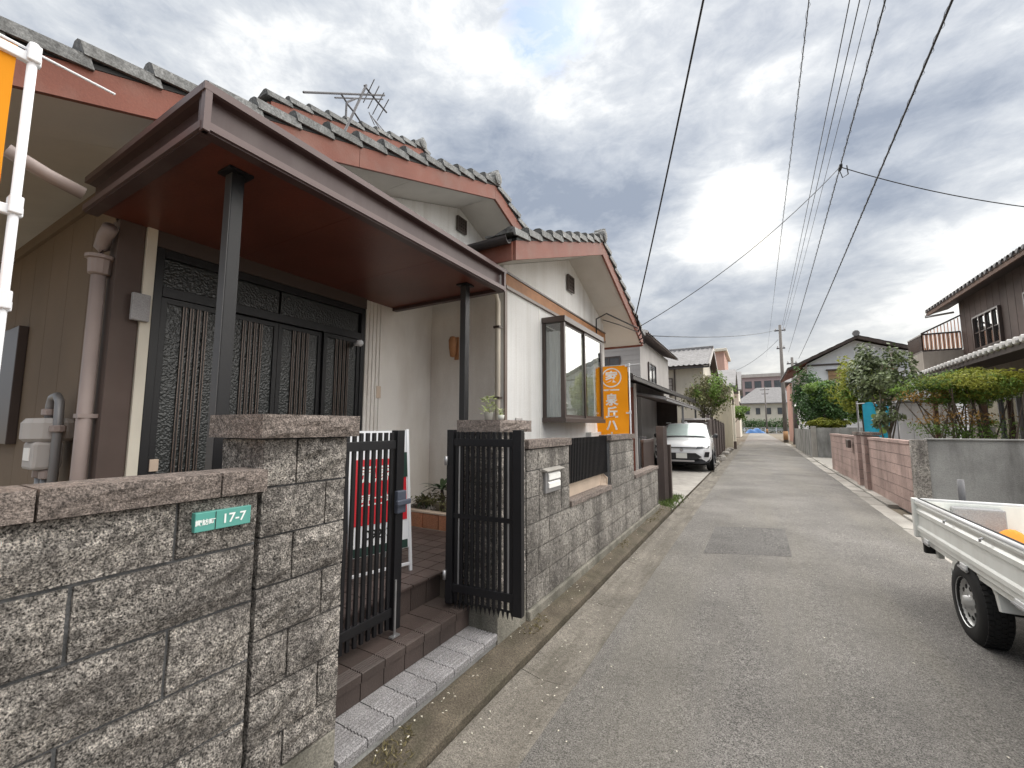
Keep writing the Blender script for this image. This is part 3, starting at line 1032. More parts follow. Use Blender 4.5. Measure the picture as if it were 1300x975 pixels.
bquad(-BW / 2, BW / 2, .16, BH, 0, 'white_plastic', 'panel', .01)
bquad(-BW / 2 + .02, BW / 2 - .02, .36, .80, .004, 'ink_red', 'red_field', .003)
bquad(BW / 2 - .07, BW / 2 + .01, .66, .84, .0075, 'sign_dark', 'dark_corner', .003)
bquad(-BW / 2 + .02, BW / 2 - .02, .165, .22, .0045, 'sign_dark', 'dark_field', .003)
for s in (-1, 1):
    q = MB()
    q.beam(bpt(s * BW / 2, 0), bpt(s * BW / 2, BH + .01), .02, .016)
    q.build('frame_leg', 'white_plastic', sb)
    q = MB()
    q.beam(bpt(s * BW / 2, 0) - sn_ * .42, bpt(s * BW / 2, BH, -.02), .018, .014)
    q.build('frame_leg', 'white_plastic', sb)
q = MB()
q.beam(bpt(-BW / 2, .05), bpt(BW / 2, .05), .02, .016)
q.build('crossbar', 'white_plastic', sb)
vup = (bpt(0, 1) - bpt(0, 0)).normalized()
text_mesh('売家', .135, 'ink_white', 'lettering', sb, bpt(-.03, .69, .0048), sd_, vup, bold=.003)
text_mesh('売土地', .085, 'ink_white', 'lettering', sb, bpt(-.02, .52, .0048), sd_, vup, bold=.002)
text_mesh('092-32', .085, 'ink_black', 'lettering', sb, bpt(0, .29, .0012), sd_, vup, bold=.002)

# ------------------------------------------------------------------ garden wall right of the gate
wr = thing('block_wall', (XW - .06, 5.2, 0), 'stained grey block wall with letter slot and black railing', 'wall')
q = MB()
q.box(XW - .10, XW - .018, 2.835, 3.69, 0, 1.30)
q.box(XW - .10, XW - .018, 3.692, 4.978, 0, .80)
q.box(XW - .10, XW - .018, 4.98, 6.1, 0, 1.30)
q.box(XW - .10, XW - .018, 6.102, 7.74, 0, .76)
q.build('mortar', 'mortar', wr)
MB().box(XW - .13, XW + .022, 2.84, 7.75, 0, .155).build('footing', 'footing', wr, bevel=.01)
z = .157
for k in range(6):
    j = [2.84 + .4 * i + (.2 if k % 2 else 0) for i in range(14)]
    if k < 3:
        course(wr, XW - .06, 2.84, 7.745, z, .20, .12, 'stone_grey', j, .010)
    else:
        h_ = .20 if k < 5 else .165
        course(wr, XW - .06, 2.84, 3.06 if k in (3, 4) else 3.69, z, h_, .12, 'stone_grey', j, .010)
        if k in (3, 4):
            course(wr, XW - .06, 3.50, 3.69, z, h_, .12, 'stone_grey', [], .010)
        course(wr, XW - .06, 4.98, 6.1, z, h_, .12, 'stone_grey', j, .010)
    z += .20
for a, b in ((2.835, 3.26), (3.26, 3.70), (4.965, 5.52), (5.52, 6.115)):
    inst('cap_stone', block_mesh(round(b - a - .005, 3), .065, .16, 'cap_stone', .006, random.randrange(3), 'cap_stone'), wr, (XW - .06, (a + b) / 2, 1.36))
for a, b in ((3.70, 4.12), (4.12, 4.54), (4.54, 4.965), (6.115, 6.6), (6.6, 7.1), (7.1, 7.76)):
    inst('cap_stone', block_mesh(round(b - a - .005, 3), .05, .15, 'cap_stone', .006, random.randrange(3), 'cap_stone'), wr, (XW - .06, (a + b) / 2, .785))
# letter slot set in the wall
ls = thing('letter_box', (XW, 3.28, .93), 'stainless letter slot built into the stained grey block wall', 'letter box')
MB().box(XW - .10, XW - .004, 3.065, 3.495, .76, 1.155).build('niche', 'stone_grey', ls, bevel=.004)
q = MB()
q.box(XW - .01, XW + .020, 3.13, 3.43, .955, 1.125)
q.build('body', 'steel', ls, bevel=.006)
for z0_, z1_ in ((1.065, 1.115), (1.0, 1.045)):
    q = MB()
    q.prism([(XW + .021, 3.165, z0_), (XW + .034, 3.165, z0_ - .004), (XW + .034, 3.165, z1_ - .012), (XW + .021, 3.165, z1_)], (0, .23, 0))
    q.build('flap', 'flag_white', ls)
q = MB()
q.prism([(XW - .01, 3.10, 1.128), (XW + .045, 3.10, 1.128), (XW + .05, 3.10, 1.140), (XW - .01, 3.10, 1.158)], (0, .36, 0))
q.build('hood', 'concrete', ls, bevel=.004)
# railing in the wall opening
rl = thing('wall_railing', (XW - .06, 4.33, .81), 'black vertical-bar railing in the opening of the grey wall', 'railing')
for z_ in (.985, 1.345):
    q = MB()
    q.box(XW - .082, XW - .046, 3.705, 4.965, z_ - .018, z_ + .018)
    q.build('rail', 'gate_black', rl)
for k in range(30):
    yk = 3.72 + k * .0425
    q = MB()
    q.box(XW - .052, XW - .038, yk - .0085, yk + .0085, .955, 1.385)
    q.build('bar', 'gate_black', rl)
q = MB()
q.box(XW - .10, XW - .096, 3.72, 4.96, .812, .995)
q.prism([(XW - .095, 4.84, .812), (XW - .02, 4.88, .812), (XW - .02, 4.90, .90), (XW - .095, 4.93, .95)], (0, .012, 0))
tag(q.build('back_board', 'pale_trim', rl))
# weeds at the wall's foot
rg = random.Random(31)
q = MB()
for k in range(900):
    y_ = rg.uniform(1.15, 8.0) if k % 3 else rg.uniform(1.3, 2.6)
    x_ = rg.gauss(-1.43, .05)
    if x_ < -1.49 or x_ > -1.33:
        continue
    if mnoise.noise((x_ * 2, y_ * 1.7, .3)) < .0:
        continue
    b_ = Vector((x_, y_, .07 + (-1.335 - x_) * .18))
    for i in range(3):
        d_ = Vector((rg.gauss(0, 1), rg.gauss(0, 1), rg.uniform(.3, 1.1))).normalized() * rg.uniform(.012, .038)
        s_ = d_.cross(Vector((rg.gauss(0, 1), rg.gauss(0, 1), .2))).normalized() * .0035
        q.add([b_ - s_, b_ + s_, b_ + d_], [(0, 1, 2)])
tag(q.build('moss_weeds', 'dry_weed', origin=(-1.4, 3, .06)), 'dry weeds and moss along the foot of the wall', 'weeds', kind='stuff')
q = MB()
for k in range(700):
    y_ = rg.uniform(7.75, 9.6)
    x_ = rg.gauss(-1.50, .09)
    b_ = Vector((x_, y_, .03))
    for i in range(2):
        d_ = Vector((rg.gauss(0, .6), rg.gauss(0, .6), rg.uniform(.6, 1.2))).normalized() * rg.uniform(.03, .11)
        s_ = d_.cross(Vector((rg.gauss(0, 1), rg.gauss(0, 1), .2))).normalized() * .006
        q.add([b_ - s_, b_ + s_, b_ + d_], [(0, 1, 2)])
tag(q.build('grass_tuft', 'weed', origin=(-1.5, 8.3, .0)), 'green weeds at the foot of the brown post', 'weeds', kind='stuff')

# ------------------------------------------------------------------ the white house on the left
hs = thing('white_house', (-5.5, 4.2, 0), 'low white stucco house with red fascias and grey tiled gables', 'house')
XD, XF = -3.5, -2.42        # door wall and front wing wall
YS, YC, YE = 1.0, 4.04, 7.78
M0, M1, MR, MS = .10, 8.9, 4.60, .359        # main roof: eaves, ridge, slope (barge top line)
ZM = 4.77
F0, F1, FR_, FS = 3.33, 8.62, 6.05, .385
ZF = 4.30


def zmain(y):
    return ZM - MS * abs(y - MR)


def zfront(y):
    return ZF - FS * abs(y - FR_)


# walls
q = MB()
q.box(XD - .12, XD, 2.965, YC, 0, 3.3)
q.build('wall', 'stucco_porch', hs)
q = MB()
q.box(XD + .001, XF - .13, YC, YC + .12, 0, 3.25)
q.build('wall', 'stucco_porch', hs)
q = MB()
q.prism([(XD, YS, 2.86), (XD, YC, 3.3), (XD, YC, zmain(YC) - .16), (XD, YS, zmain(YS) - .16)][0:0] or
        [(XD - .01, YS, 2.84), (XD - .01, 8.2, 2.84), (XD - .01, 8.2, zmain(8.2) - .16), (XD - .01, MR, zmain(MR) - .16), (XD - .01, YS, zmain(YS) - .16)], (-.1, 0, 0))
q.build('gable_wall', 'stucco', hs)
q = MB()
q.box(XF - .12, XF, YC + .002, 5.03, 0, 3.10)
q.box(XF - .12, XF, 6.65, YE, 0, 3.10)
q.box(XF - .12, XF, 5.03, 6.65, 0, 1.58)
q.box(XF - .12, XF, 5.03, 6.65, 2.93, 3.10)
q.build('wall', 'stucco', hs)
q = MB()
q.prism([(XF - .012, YC, 3.10), (XF - .012, YE, 3.10), (XF - .012, YE, zfront(YE) - .16), (XF - .012, FR_, zfront(FR_) - .16), (XF - .012, YC, zfront(YC) - .16)], (-.1, 0, 0))
q.build('gable_wall', 'stucco', hs)
q = MB()
q.box(-9, XF - .13, YE - .12, YE - .002, 0, 3.2)
q.build('wall', 'stucco', hs)
# brown side wall of boards
for k in range(14):
    x1 = XD - .06 - k * .455
    q = MB()
    q.box(x1 - .449, x1, YS, YS + .1, .0, 3.15)
    q.build('wall_panel', 'panel_beige', hs)
q = MB()
q.box(-9.8, XD - .06, YS - .025, YS - .001, 3.06, 3.15)
q.build('cornice', 'panel_beige', hs)
MB().box(-6.3, -5.35, YS - .06, YS - .001, 1.35, 2.35).build('shutter_box', 'bronze', hs, bevel=.005)
# corner board, cream post, lintel
MB().box(XD - .10, XD + .03, YS - .02, YS + .115, 0, 2.83).build('corner_board', 'board_brown', hs, bevel=.003)
MB().box(XD - .06, XD + .05, YS + .118, YS + .175, .3, 2.83).build('door_post', 'post_cream', hs, bevel=.003)
MB().box(XD - .02, XD + .045, YS + .177, 2.963, 2.72, 2.835).build('lintel', 'bronze', hs)
MB().box(XF - .006, XF + .012, YC - .006, YC + .045, .0, 3.09).build('corner_trim', 'bronze_light', hs)
MB().box(XF + .0005, XF + .006, 4.935, 4.955, .2, 3.09).build('joint_strip', 'flag_white', hs)
# fluted strip beside the door
for k in range(5):
    yk = 2.99 + k * .05
    MB().box(XD - .002, XD + .012, yk, yk + .026, .46, 2.83).build('flute', 'stucco_porch', hs)
# timber band over the bay
MB().box(XF - .004, XF + .022, YC, YE, 3.125, 3.26).build('timber_band', 'wood_orange', hs)
MB().box(XF - .004, XF + .034, YC, YE, 3.262, 3.285).build('band_flashing', 'bronze', hs)
MB().box(XF - .004, XF + .03, YC, YE, 3.085, 3.122).build('band_flashing', 'bronze_light', hs)
# sliding entrance door
dr = MB()
Y0, Y1 = 1.18, 2.962
for (a, b, c, d) in ((Y0, Y0 + .05, .45, 2.72), (Y1 - .05, Y1, .45, 2.72), (Y0 + .05, Y1 - .05, 2.385, 2.455), (Y0 + .05, Y1 - .05, 2.66, 2.72), (Y0 + .05, Y1 - .05, .45, .50)):
    dr.box(XD - .06, XD + .035, a, b, c, d)
dr = dr.build('door_frame', 'gate_black', hs, bevel=.003)
pw = (Y1 - Y0 - .10) / 4
for k in range(4):
    a = Y0 + .05 + k * pw
    b = a + pw
    xo = XD + (.010 if k in (0, 3) else -.018)
    MB().box(xo - .008, xo, a + .035, b - .035, .56, 2.345).build('door_pane', 'door_glass', dr)
    for (c, d) in ((a + .001, a + .038), (b - .038, b - .001)):
        MB().box(xo - .016, xo + .014, c, d, .50, 2.383).build('stile', 'gate_black', dr, bevel=.002)
    MB().box(xo - .016, xo + .013, a + .038, b - .038, 2.345, 2.382).build('rail', 'gate_black', dr)
    MB().box(xo - .016, xo + .013, a + .038, b - .038, .50, .72).build('rail', 'gate_black', dr)
    for i in range(4):
        s = a + pw * (.34 + .105 * i)
        MB().box(xo + .001, xo + .010, s - .010, s + .010, .72, 2.345).build('slat', 'gate_black', dr)
        for e_ in (-.0085, .0085):
            MB().box(xo + .0102, xo + .013, s + e_ - .0028, s + e_ + .0028, .721, 2.344).build('slat_edge', 'door_slat', dr)
for k in range(2):
    a = Y0 + .05 + k * 2 * pw
    MB().box(XD - .012, XD - .004, a + .01, a + 2 * pw - .01, 2.456, 2.659).build('transom_pane', 'door_glass', dr)
MB().box(XD + .011, XD + .03, Y0 + .06, Y0 + .11, 1.20, 1.28).build('door_lock', 'pale_trim', dr, bevel=.003)
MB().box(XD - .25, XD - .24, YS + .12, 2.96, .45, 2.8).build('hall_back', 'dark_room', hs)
# bay window
bw = MB()
BX, B0, B1, BZ0, BZ1 = -2.10, 5.03, 6.65, 1.58, 2.93
bw.box(XF + .001, BX + .02, B0 - .02, B1 + .02, BZ0 - .03, BZ0 + .03)
bw.box(XF + .001, BX + .02, B0 - .02, B1 + .02, BZ1 - .05, BZ1 + .025)
bw.box(BX - .055, BX, B0, B0 + .055, BZ0 + .03, BZ1 - .05)
bw.box(BX - .055, BX, B1 - .055, B1, BZ0 + .03, BZ1 - .05)
bw.box(XF + .001, XF + .045, B0, B0 + .045, BZ0 + .03, BZ1 - .05)
bw.box(XF + .001, XF + .045, B1 - .045, B1, BZ0 + .03, BZ1 - .05)
bw = bw.build('bay_window', 'bronze', hs, bevel=.004)
yc = (B0 + B1) / 2
for (a, b, xo) in ((B0 + .055, yc + .03, BX - .030), (yc - .03, B1 - .055, BX - .012)):
    q = MB()
    for (c, d, e, f_) in ((a, a + .035, BZ0 + .03, BZ1 - .05), (b - .035, b, BZ0 + .03, BZ1 - .05), (a + .035, b - .035, BZ0 + .03, BZ0 + .07), (a + .035, b - .035, BZ1 - .085, BZ1 - .05)):
        q.box(xo - .008, xo + .009, c, d, e, f_)
    q.build('sash', 'bronze', bw)
    MB().box(xo - .002, xo + .002, a + .035, b - .035, BZ0 + .07, BZ1 - .085).build('pane', 'pane', bw)
for yb in (B0 + .02, B1 - .02):
    MB().box(XF + .045, BX - .055, yb - .002, yb + .002, BZ0 + .03, BZ1 - .05).build('pane', 'pane', bw)


def curtain(name, x0, y0, x1, y1, z0, z1, m, parent, waves=9, amp=.018):
    q = MB()
    d = Vector((x1 - x0, y1 - y0, 0))
    n_ = Vector((d.y, -d.x, 0)).normalized()

    def fn(u, v):
        p = Vector((x0, y0, 0)) + d * u + n_ * amp * math.sin(u * waves * 6.283 + .6 * math.sin(7 * u)) * (.6 + .4 * (1 - v))
        return (p.x, p.y, z0 + (z1 - z0) * v)
    q.grid(fn, waves * 8, 4)
    return q.build(name, m, parent, smooth=True)


curtain('curtain', XF + .03, B0 + .045, BX - .075, B0 + .045, BZ0 + .04, BZ1 - .16, 'curtain', bw, 4, .014)
curtain('curtain', BX - .075, B0 + .09, BX - .075, B0 + .98, BZ0 + .04, BZ1 - .10, 'curtain_cream', bw, 8, .016)
curtain('curtain', BX - .08, B0 + 1.10, BX - .08, B0 + 1.42, BZ0 + .04, BZ1 - .10, 'curtain', bw, 4, .018)
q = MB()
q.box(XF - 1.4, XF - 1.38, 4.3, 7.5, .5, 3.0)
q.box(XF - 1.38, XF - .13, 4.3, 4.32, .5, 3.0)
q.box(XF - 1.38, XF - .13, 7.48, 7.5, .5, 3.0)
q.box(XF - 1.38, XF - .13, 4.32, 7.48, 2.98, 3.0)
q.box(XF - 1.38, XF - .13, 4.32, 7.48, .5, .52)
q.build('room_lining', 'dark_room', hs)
MB().box(XF + .001, XF + .10, YC + 2.62, YC + 3.7, 1.20, 1.40).build('wall_hood', 'stucco', hs, bevel=.01)


# roofs
def gable_roof(xv, xb, y0, y1, yr, zr, sl, parent, xwall, seamstep=1.1):
    """barge boards, soffits, deck, verge tiles; zr/sl describe the top line of the barge board"""
    for sgn, ye in ((-1, y0), (1, y1)):
        run = abs(ye - yr)
        ze = zr - sl * run

        def pt(x, s, dz=0.0):              # s = distance from ridge in plan
            return Vector((x, yr + sgn * s, zr - sl * s + dz))
        # barge board in lengths
        n_ = max(1, round(run / 1.82))
        for k in range(n_):
            s0, s1 = run * k / n_ + .002, run * (k + 1) / n_ - .002
            q = MB()
            q.prism([pt(xv, s0), pt(xv, s1), pt(xv, s1, -.19), pt(xv, s0, -.19)], (-.03, 0, 0))
            q.build('barge_board', 'fascia_red', parent)
            for i in range(3):
                sb_ = s0 + .05 + i * .02
                c = pt(xv, sb_, -.03 - .02 * (i % 2))
                if k:
                    continue
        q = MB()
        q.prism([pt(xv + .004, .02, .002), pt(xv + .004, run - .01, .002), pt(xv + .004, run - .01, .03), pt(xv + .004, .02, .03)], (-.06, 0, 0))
        q.build('verge_shadow_strip', 'ink_black', parent)  # black strip that paints in the shadow line between barge board and tiles
        # soffit sheets under the verge
        m_s = max(1, round(run / 1.5))
        for k in range(m_s):
            s0, s1 = run * k / m_s + .002, run * (k + 1) / m_s - .002
            q = MB()
            q.prism([pt(xv - .031, s0, -.155), pt(xv - .031, s1, -.155), pt(xv - .031, s1, -.14), pt(xv - .031, s0, -.14)], (xwall - xv + .031 - .02, 0, 0))
            q.build('soffit', 'soffit', parent)
        q = MB()
        q.prism([pt(xv - .031, .0, -.02), pt(xv - .031, run, -.02), pt(xv - .031, run, -.10), pt(xv - .031, 0, -.10)], (xb - xv, 0, 0))
        q.build('roof_deck', 'board_brown', parent)
        # eave soffit beyond the wall, and eave fascia
        q = MB()
        e0 = pt(0, run - .01, -.155)
        q.prism([pt(xwall - .022, max(0, run - 1.0), -.155), pt(xwall - .022, run - .01, -.155), pt(xwall - .022, run - .01, -.14), pt(xwall - .022, max(0, run - 1.0), -.14)], (xb - xwall, 0, 0))
        q.build('soffit', 'soffit', parent)
        q = MB()
        ye_ = yr + sgn * run
        q.box(xb, xv - .031, min(ye_, ye_ + sgn * .025), max(ye_, ye_ + sgn * .025), ze - .19, ze - .01)
        q.build('fascia', 'fascia_red', parent)
        # tile field, a stepped and waved sheet
        q = MB()
        nx, ns = int((xv - xb) / .27 * 6), int(run / .25)

        def fld(u, v):
            x = xv - .20 + (xb - xv + .2) * u
            s = run * v
            st_ = (s / .25) % 1.0
            return pt(x, s + .03, .025 + .02 * math.sin((x / .27) * 6.283) + .03 * st_)
        q.grid(fld, nx, ns * 2)
        o = q.build('tile_field', 'tile_roof', parent)
        o['kind'] = 'stuff'
        # verge tiles
        dv = Vector((0, sgn, -sl)).normalized()
        nv_ = Vector((0, sgn * sl, 1)).normalized()
        prof = [(.034, .012), (.034, .078), (.012, .092), (-.03, .096), (-.09, .080), (-.20, .05), (-.30, .065), (-.30, .045), (-.10, .045), (.006, .04), (.014, .012)]
        tl = .33
        me = None
        n_t = int(run / .285) + 1
        for k in range(n_t):
            s = run - .285 * k - .0
            if s < .1:
                continue
            lo = pt(xv, s + .04)
            if me is None:
                q = MB()
                A = [lo + Vector((x, 0, 0)) + nv_ * (z + .036) for x, z in prof]
                B = [lo - dv * tl + Vector((x - .012, 0, 0)) + nv_ * (z - .022) for x, z in prof]
                n2 = len(A)
                q.add(A + B, [tuple(range(n2)), tuple(range(2 * n2 - 1, n2 - 1, -1))] + [(i, (i + 1) % n2, n2 + (i + 1) % n2, n2 + i) for i in range(n2)])
                o = q.build('verge_tile', 'tile_roof', parent)
                me, base = o.data, lo
            else:
                inst('verge_tile', me, parent, WLOC[parent.name] + (lo - base) + Vector((0, 0, random.uniform(-.006, .006))))
    # ridge tiles
    for k in range(int((xv - xb) / .3)):
        x1 = xv + .03 - k * .3
        q = MB()
        q.prism([(x1, yr + .10 * math.cos(t), zr + .02 + .17 * math.sin(t)) for t in [math.pi * i / 8 for i in range(9)]], (-.29, 0, 0))
        q.build('ridge_tile', 'tile_roof', parent)
        if x1 - xb < .35 or k > 8:
            break
    # ridge-end ornament: a rounded lump with a boss
    q = MB()
    q.lathe([(.001, .035), (.05, .032), (.085, .02), (.095, -.02), (.09, -.06), (.001, -.06)], (xv + .03, yr, zr + .10), 12, 'X')
    q.lathe([(.001, .03), (.022, .025), (.03, 0), (.03, -.14)], (xv + .02, yr, zr + .19), 10, 'X')
    q.build('ridge_end', 'tile_roof', parent)


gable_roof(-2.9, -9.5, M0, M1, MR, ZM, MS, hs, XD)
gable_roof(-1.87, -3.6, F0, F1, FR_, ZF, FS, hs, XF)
# raised upper roof on the main ridge
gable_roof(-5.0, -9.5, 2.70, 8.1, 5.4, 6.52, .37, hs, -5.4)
MB().prism([(-5.42, 3.0, 3.6), (-5.42, 7.8, 3.6), (-5.42, 7.8, 5.47), (-5.42, 5.4, 6.35), (-5.42, 3.0, 5.47)], (-3.9, 0, 0)).build('gable_wall', 'stucco', hs)
# gable vents
for (x, y_, z_, w_) in ((XD, 4.62, 4.36, .21), (XF, 6.05, 3.74, .25)):
    v = MB()
    c = Vector((x + .004, y_, z_))
    for (a, b, cc, d) in ((-1, 1, -1, -.8), (-1, 1, .8, 1), (-1, -.8, -.8, .8), (.8, 1, -.8, .8)):
        v.box(c.x, c.x + .03, c.y + a * w_ / 2, c.y + b * w_ / 2, c.z + cc * w_ / 2, c.z + d * w_ / 2)
    v = v.build('gable_vent', 'bronze', hs)
    MB().box(c.x - .003, c.x + .006, c.y - w_ * .4, c.y + w_ * .4, c.z - w_ * .4, c.z + w_ * .4).build('vent_back', 'ink_black', v)
    for k in range(3):
        o_ = (k - 1) * w_ * .24
        MB().box(c.x + .007, c.x + .022, c.y - w_ * .4, c.y + w_ * .4, c.z + o_ - .012, c.z + o_ + .012).build('vent_slat', 'bronze', v)
        MB().box(c.x + .0225, c.x + .026, c.y + o_ - .010, c.y + o_ + .010, c.z - w_ * .4, c.z + w_ * .4).build('vent_slat', 'bronze', v)
# gutter on the wing's near eave with hopper, and short red eave beam
q = MB()
q.prism([(-1.90, F0 - .03 - .055 + .055 * math.cos(t), 3.20 + .06 * math.sin(t) + .06) for t in [math.pi + math.pi * i / 8 for i in range(9)]] +
        [(-1.90, F0 - .03 - .055 + .048 * math.cos(t), 3.262 + .052 * math.sin(t)) for t in [2 * math.pi - math.pi * i / 8 for i in range(9)]], (-.95, 0, 0))
q.build('gutter', 'tin_dark', hs)
q = MB()
q.tube([(-2.72, F0 - .09, 3.20), (-2.72, F0 + .02, 3.08), (-2.6, F0 + .45, 3.02), (-2.47, 3.93, 3.0), (-2.455, 3.955, 2.9), (-2.455, 3.955, .1)], .030, 10)
q.build('downpipe', 'pipe_cream', hs, smooth=True)
for z_ in (.9, 1.8, 2.6):
    MB().box(-2.495, -2.415, 3.92, 3.99, z_, z_ + .025).build('pipe_clip', 'bronze', hs)
# taupe downpipe at the corner, with its hopper, and the eave pipe
q = MB()
q.tube([(-3.56, .93, .0), (-3.56, .93, 2.45)], .038, 12)
q.tube([(-3.56, .93, 2.57), (-3.56, .93, 2.63), (-3.52, .93, 2.70), (-3.44, .93, 2.74)], .040, 12)
q.build('downpipe', 'pipe_taupe', hs, smooth=True)
MB().lathe([(.04, 0), (.055, .01), (.06, .10), (.075, .105), (.075, .125), (.04, .125)], (-3.56, .93, 2.45), 12).build('pipe_hopper', 'pipe_taupe', hs, smooth=False)
MB().box(-3.60, -3.52, .89, .998, 1.55, 1.575).build('pipe_clip', 'pipe_taupe', hs)
q = MB()
q.tube([P(8, 190, X=-2.75), P(60, 222, X=-2.75), P(106, 246, X=-2.75)], .030, 10)
q.build('eave_pipe', 'pipe_taupe', hs, smooth=True)
# small fittings on the porch walls
MB().box(XD + .052, XD + .085, 1.06, 1.155, 2.18, 2.36).build('meter_box', 'granite_block', hs, bevel=.006)
MB().box(XD + .001, XD + .018, 3.155, 3.215, 1.80, 1.93).build('doorbell', 'pale_trim', hs, bevel=.004)
lp = MB()
lp.box(XD + .036, XD + .06, 2.83, 2.86, 2.31, 2.34)
lp.tube([(XD + .06, 2.845, 2.33), (XD + .10, 2.83, 2.335), (XD + .155, 2.80, 2.32)], [.02, .028, .034], 10)
lp.build('door_lamp', 'white_plastic', hs, smooth=True)
lm = MB()
lm.box(-3.12, -3.06, YC - .02, YC - .001, 2.30, 2.58)
lm.build('wall_lamp', 'wood_orange', hs, bevel=.006)
MB().lathe([(.001, -.16), (.03, -.15), (.045, -.05), (.05, .05), (.03, .09), (.001, .10)], (-3.09, YC - .09, 2.48), 10).build('lamp_shade', 'wood_orange', hs, smooth=True)
MB().box(XF + .001, XF + .02, 4.28, 4.44, 1.46, 1.60).build('vent_plate', 'siding_grey', hs, bevel=.02)
# service cables on the wing's far barge board
q = MB()
pa = Vector((-1.82, 7.95, 3.60))
for k in range(5):
    o_ = Vector((.02 * k, .03 * k, -.10 * k))
    q.tube([pa + o_, pa + o_ + Vector((-.02, .15, -.10)), pa + Vector((-.1, .35, -.25)) + o_ * .5], .012, 6)
q.tube([pa + Vector((0, 0, -.25)), P(770, 398, X=-2.1), P(757, 405, X=-2.35), P(757, 424, X=-2.40)], .012, 6)
q.tube([pa + Vector((0, .05, -.32)), P(785, 412, X=-2.0), P(765, 406, X=-2.3)], .008, 6)
o = q.build('service_cable', 'cable', hs)
o['kind'] = 'stuff'

# gas meter on the side wall
gm = thing('gas_meter', (-4.05, .93, 1.1), 'grey gas meter with pipes on the brown side wall', 'gas meter')
yg = .90
MB().lathe([(.001, 0), (.11, 0), (.13, .02), (.13, .12), (.11, .15), (.001, .155)], (-4.06, yg, 1.40), 14).build('body', 'siding_grey', gm, smooth=False)
MB().box(-4.17, -3.95, yg - .09, yg + .05, 1.22, 1.40).build('housing', 'siding_grey', gm, bevel=.02)
MB().box(-4.30, -4.18, yg - .06, yg + .0, 1.42, 1.52).build('valve_block', 'siding_grey', gm, bevel=.015)
for xx in (-4.12, -4.0):
    MB().tube([(xx, yg, .0), (xx, yg, 1.22)], .032, 10).build('pipe', 'tin_grey', gm, smooth=True)
MB().tube([(-4.10, yg, 1.55), (-4.10, yg, 1.64), (-4.07, yg, 1.69), (-3.98, yg, 1.70), (-3.92, yg, 1.66), (-3.90, yg, 1.5), (-3.90, yg, 0)], .024, 10).build('pipe', 'tin_grey', gm, smooth=True)
MB().tube([(-4.18, yg, 1.47), (-4.30, yg, 1.47), (-4.36, yg, 1.43)], .024, 10).build('pipe', 'tin_grey', gm, smooth=True)

MB().lathe([(.02, 0), (.035, .01), (.035, .035), (.02, .045), (.001, .045)], (-4.33, yg - .0, 1.49), 8).build('valve_knob', 'tin_dark', gm)
MB().lathe([(.028, 0), (.04, .006), (.04, .04), (.028, .046)], (-4.10, yg, 1.57), 10).build('pipe_union', 'pipe_taupe', gm)
MB().lathe([(.028, 0), (.04, .006), (.04, .04), (.028, .046)], (-3.90, yg, 1.46), 10).build('pipe_union', 'pipe_taupe', gm)
MB().box(-4.12, -4.0, yg - .095, yg - .0905, 1.28, 1.36).build('dial_plate', 'flag_white', gm)
for xx in (-4.13, -3.99):
    MB().lathe([(.034, 0), (.046, .006), (.046, .05), (.034, .056)], (xx + .005, yg, 1.16), 10).build('pipe_union', 'pipe_taupe', gm)

# ------------------------------------------------------------------ porch canopy
cn = thing('porch_canopy', (-2.8, 2.1, .46), 'flat brown metal porch canopy on two black posts', 'canopy')
CX0, CX1, CY0, CY1, CZ0, CZ1 = -3.49, -2.04, .82, 3.415, 2.80, 3.02
prof = [(0, 0), (.0, .055), (-.038, .062), (-.038, .182), (.012, .190), (.012, .22), (-.06, .22), (-.06, 0)]


def fas(a, b, nrm, name='fascia'):
    a, b, nrm = Vector(a), Vector(b), Vector(nrm)
    q = MB()
    q.prism([a + nrm * x + Vector((0, 0, z)) for x, z in prof], b - a)
    return q.build(name, 'canopy_metal', cn)


fas((CX1, CY0 + .0, CZ0), (CX1, CY1, CZ0), (1, 0, 0))
fas((CX0, CY0, CZ0), (CX1 - .061, CY0, CZ0), (0, -1, 0))
fas((CX0, CY1, CZ0), (CX1 - .061, CY1, CZ0), (0, 1, 0))
for (a, b) in (((CX1 + .003, CY0 - .014, CZ0 + .205), (CX1 + .003, CY1 + .014, CZ0 + .205)), ((CX1 + .0015, CY0 - .002, CZ0 + .027), (CX1 + .0015, CY1, CZ0 + .027))):
    q = MB()
    q.beam(a, b, .022, .036)
    q.build('trim', 'canopy_edge', cn)
for (a, b) in (((CX0, CY0 - .003, CZ0 + .205), (CX1 - .01, CY0 - .003, CZ0 + .205)), ((CX0, CY0 - .0015, CZ0 + .027), (CX1 - .01, CY0 - .0015, CZ0 + .027))):
    q = MB()
    q.beam(a, b, .022, .036)
    q.build('trim', 'canopy_edge', cn)
for yk in (CY0 + .004, CY1 - .02):
    MB().box(CX1 - .022, CX1 + .013, yk - .012, yk + .016, CZ0, CZ1 + .002).build('corner_trim', 'canopy_edge', cn)
MB().box(CX0, CX1 - .062, CY0 + .062, CY1 - .062, CZ1 - .05, CZ1 - .02).build('roof_sheet', 'tin_dark', cn)
nw = 3
for k in range(nw):
    a, b = CY0 + .062 + (CY1 - CY0 - .124) * k / nw, CY0 + .062 + (CY1 - CY0 - .124) * (k + 1) / nw
    MB().box(CX0, CX1 - .062, a + .0015, b - .0015, CZ0 + .03, CZ0 + .045).build('ceiling_panel', 'ceil_red', cn)
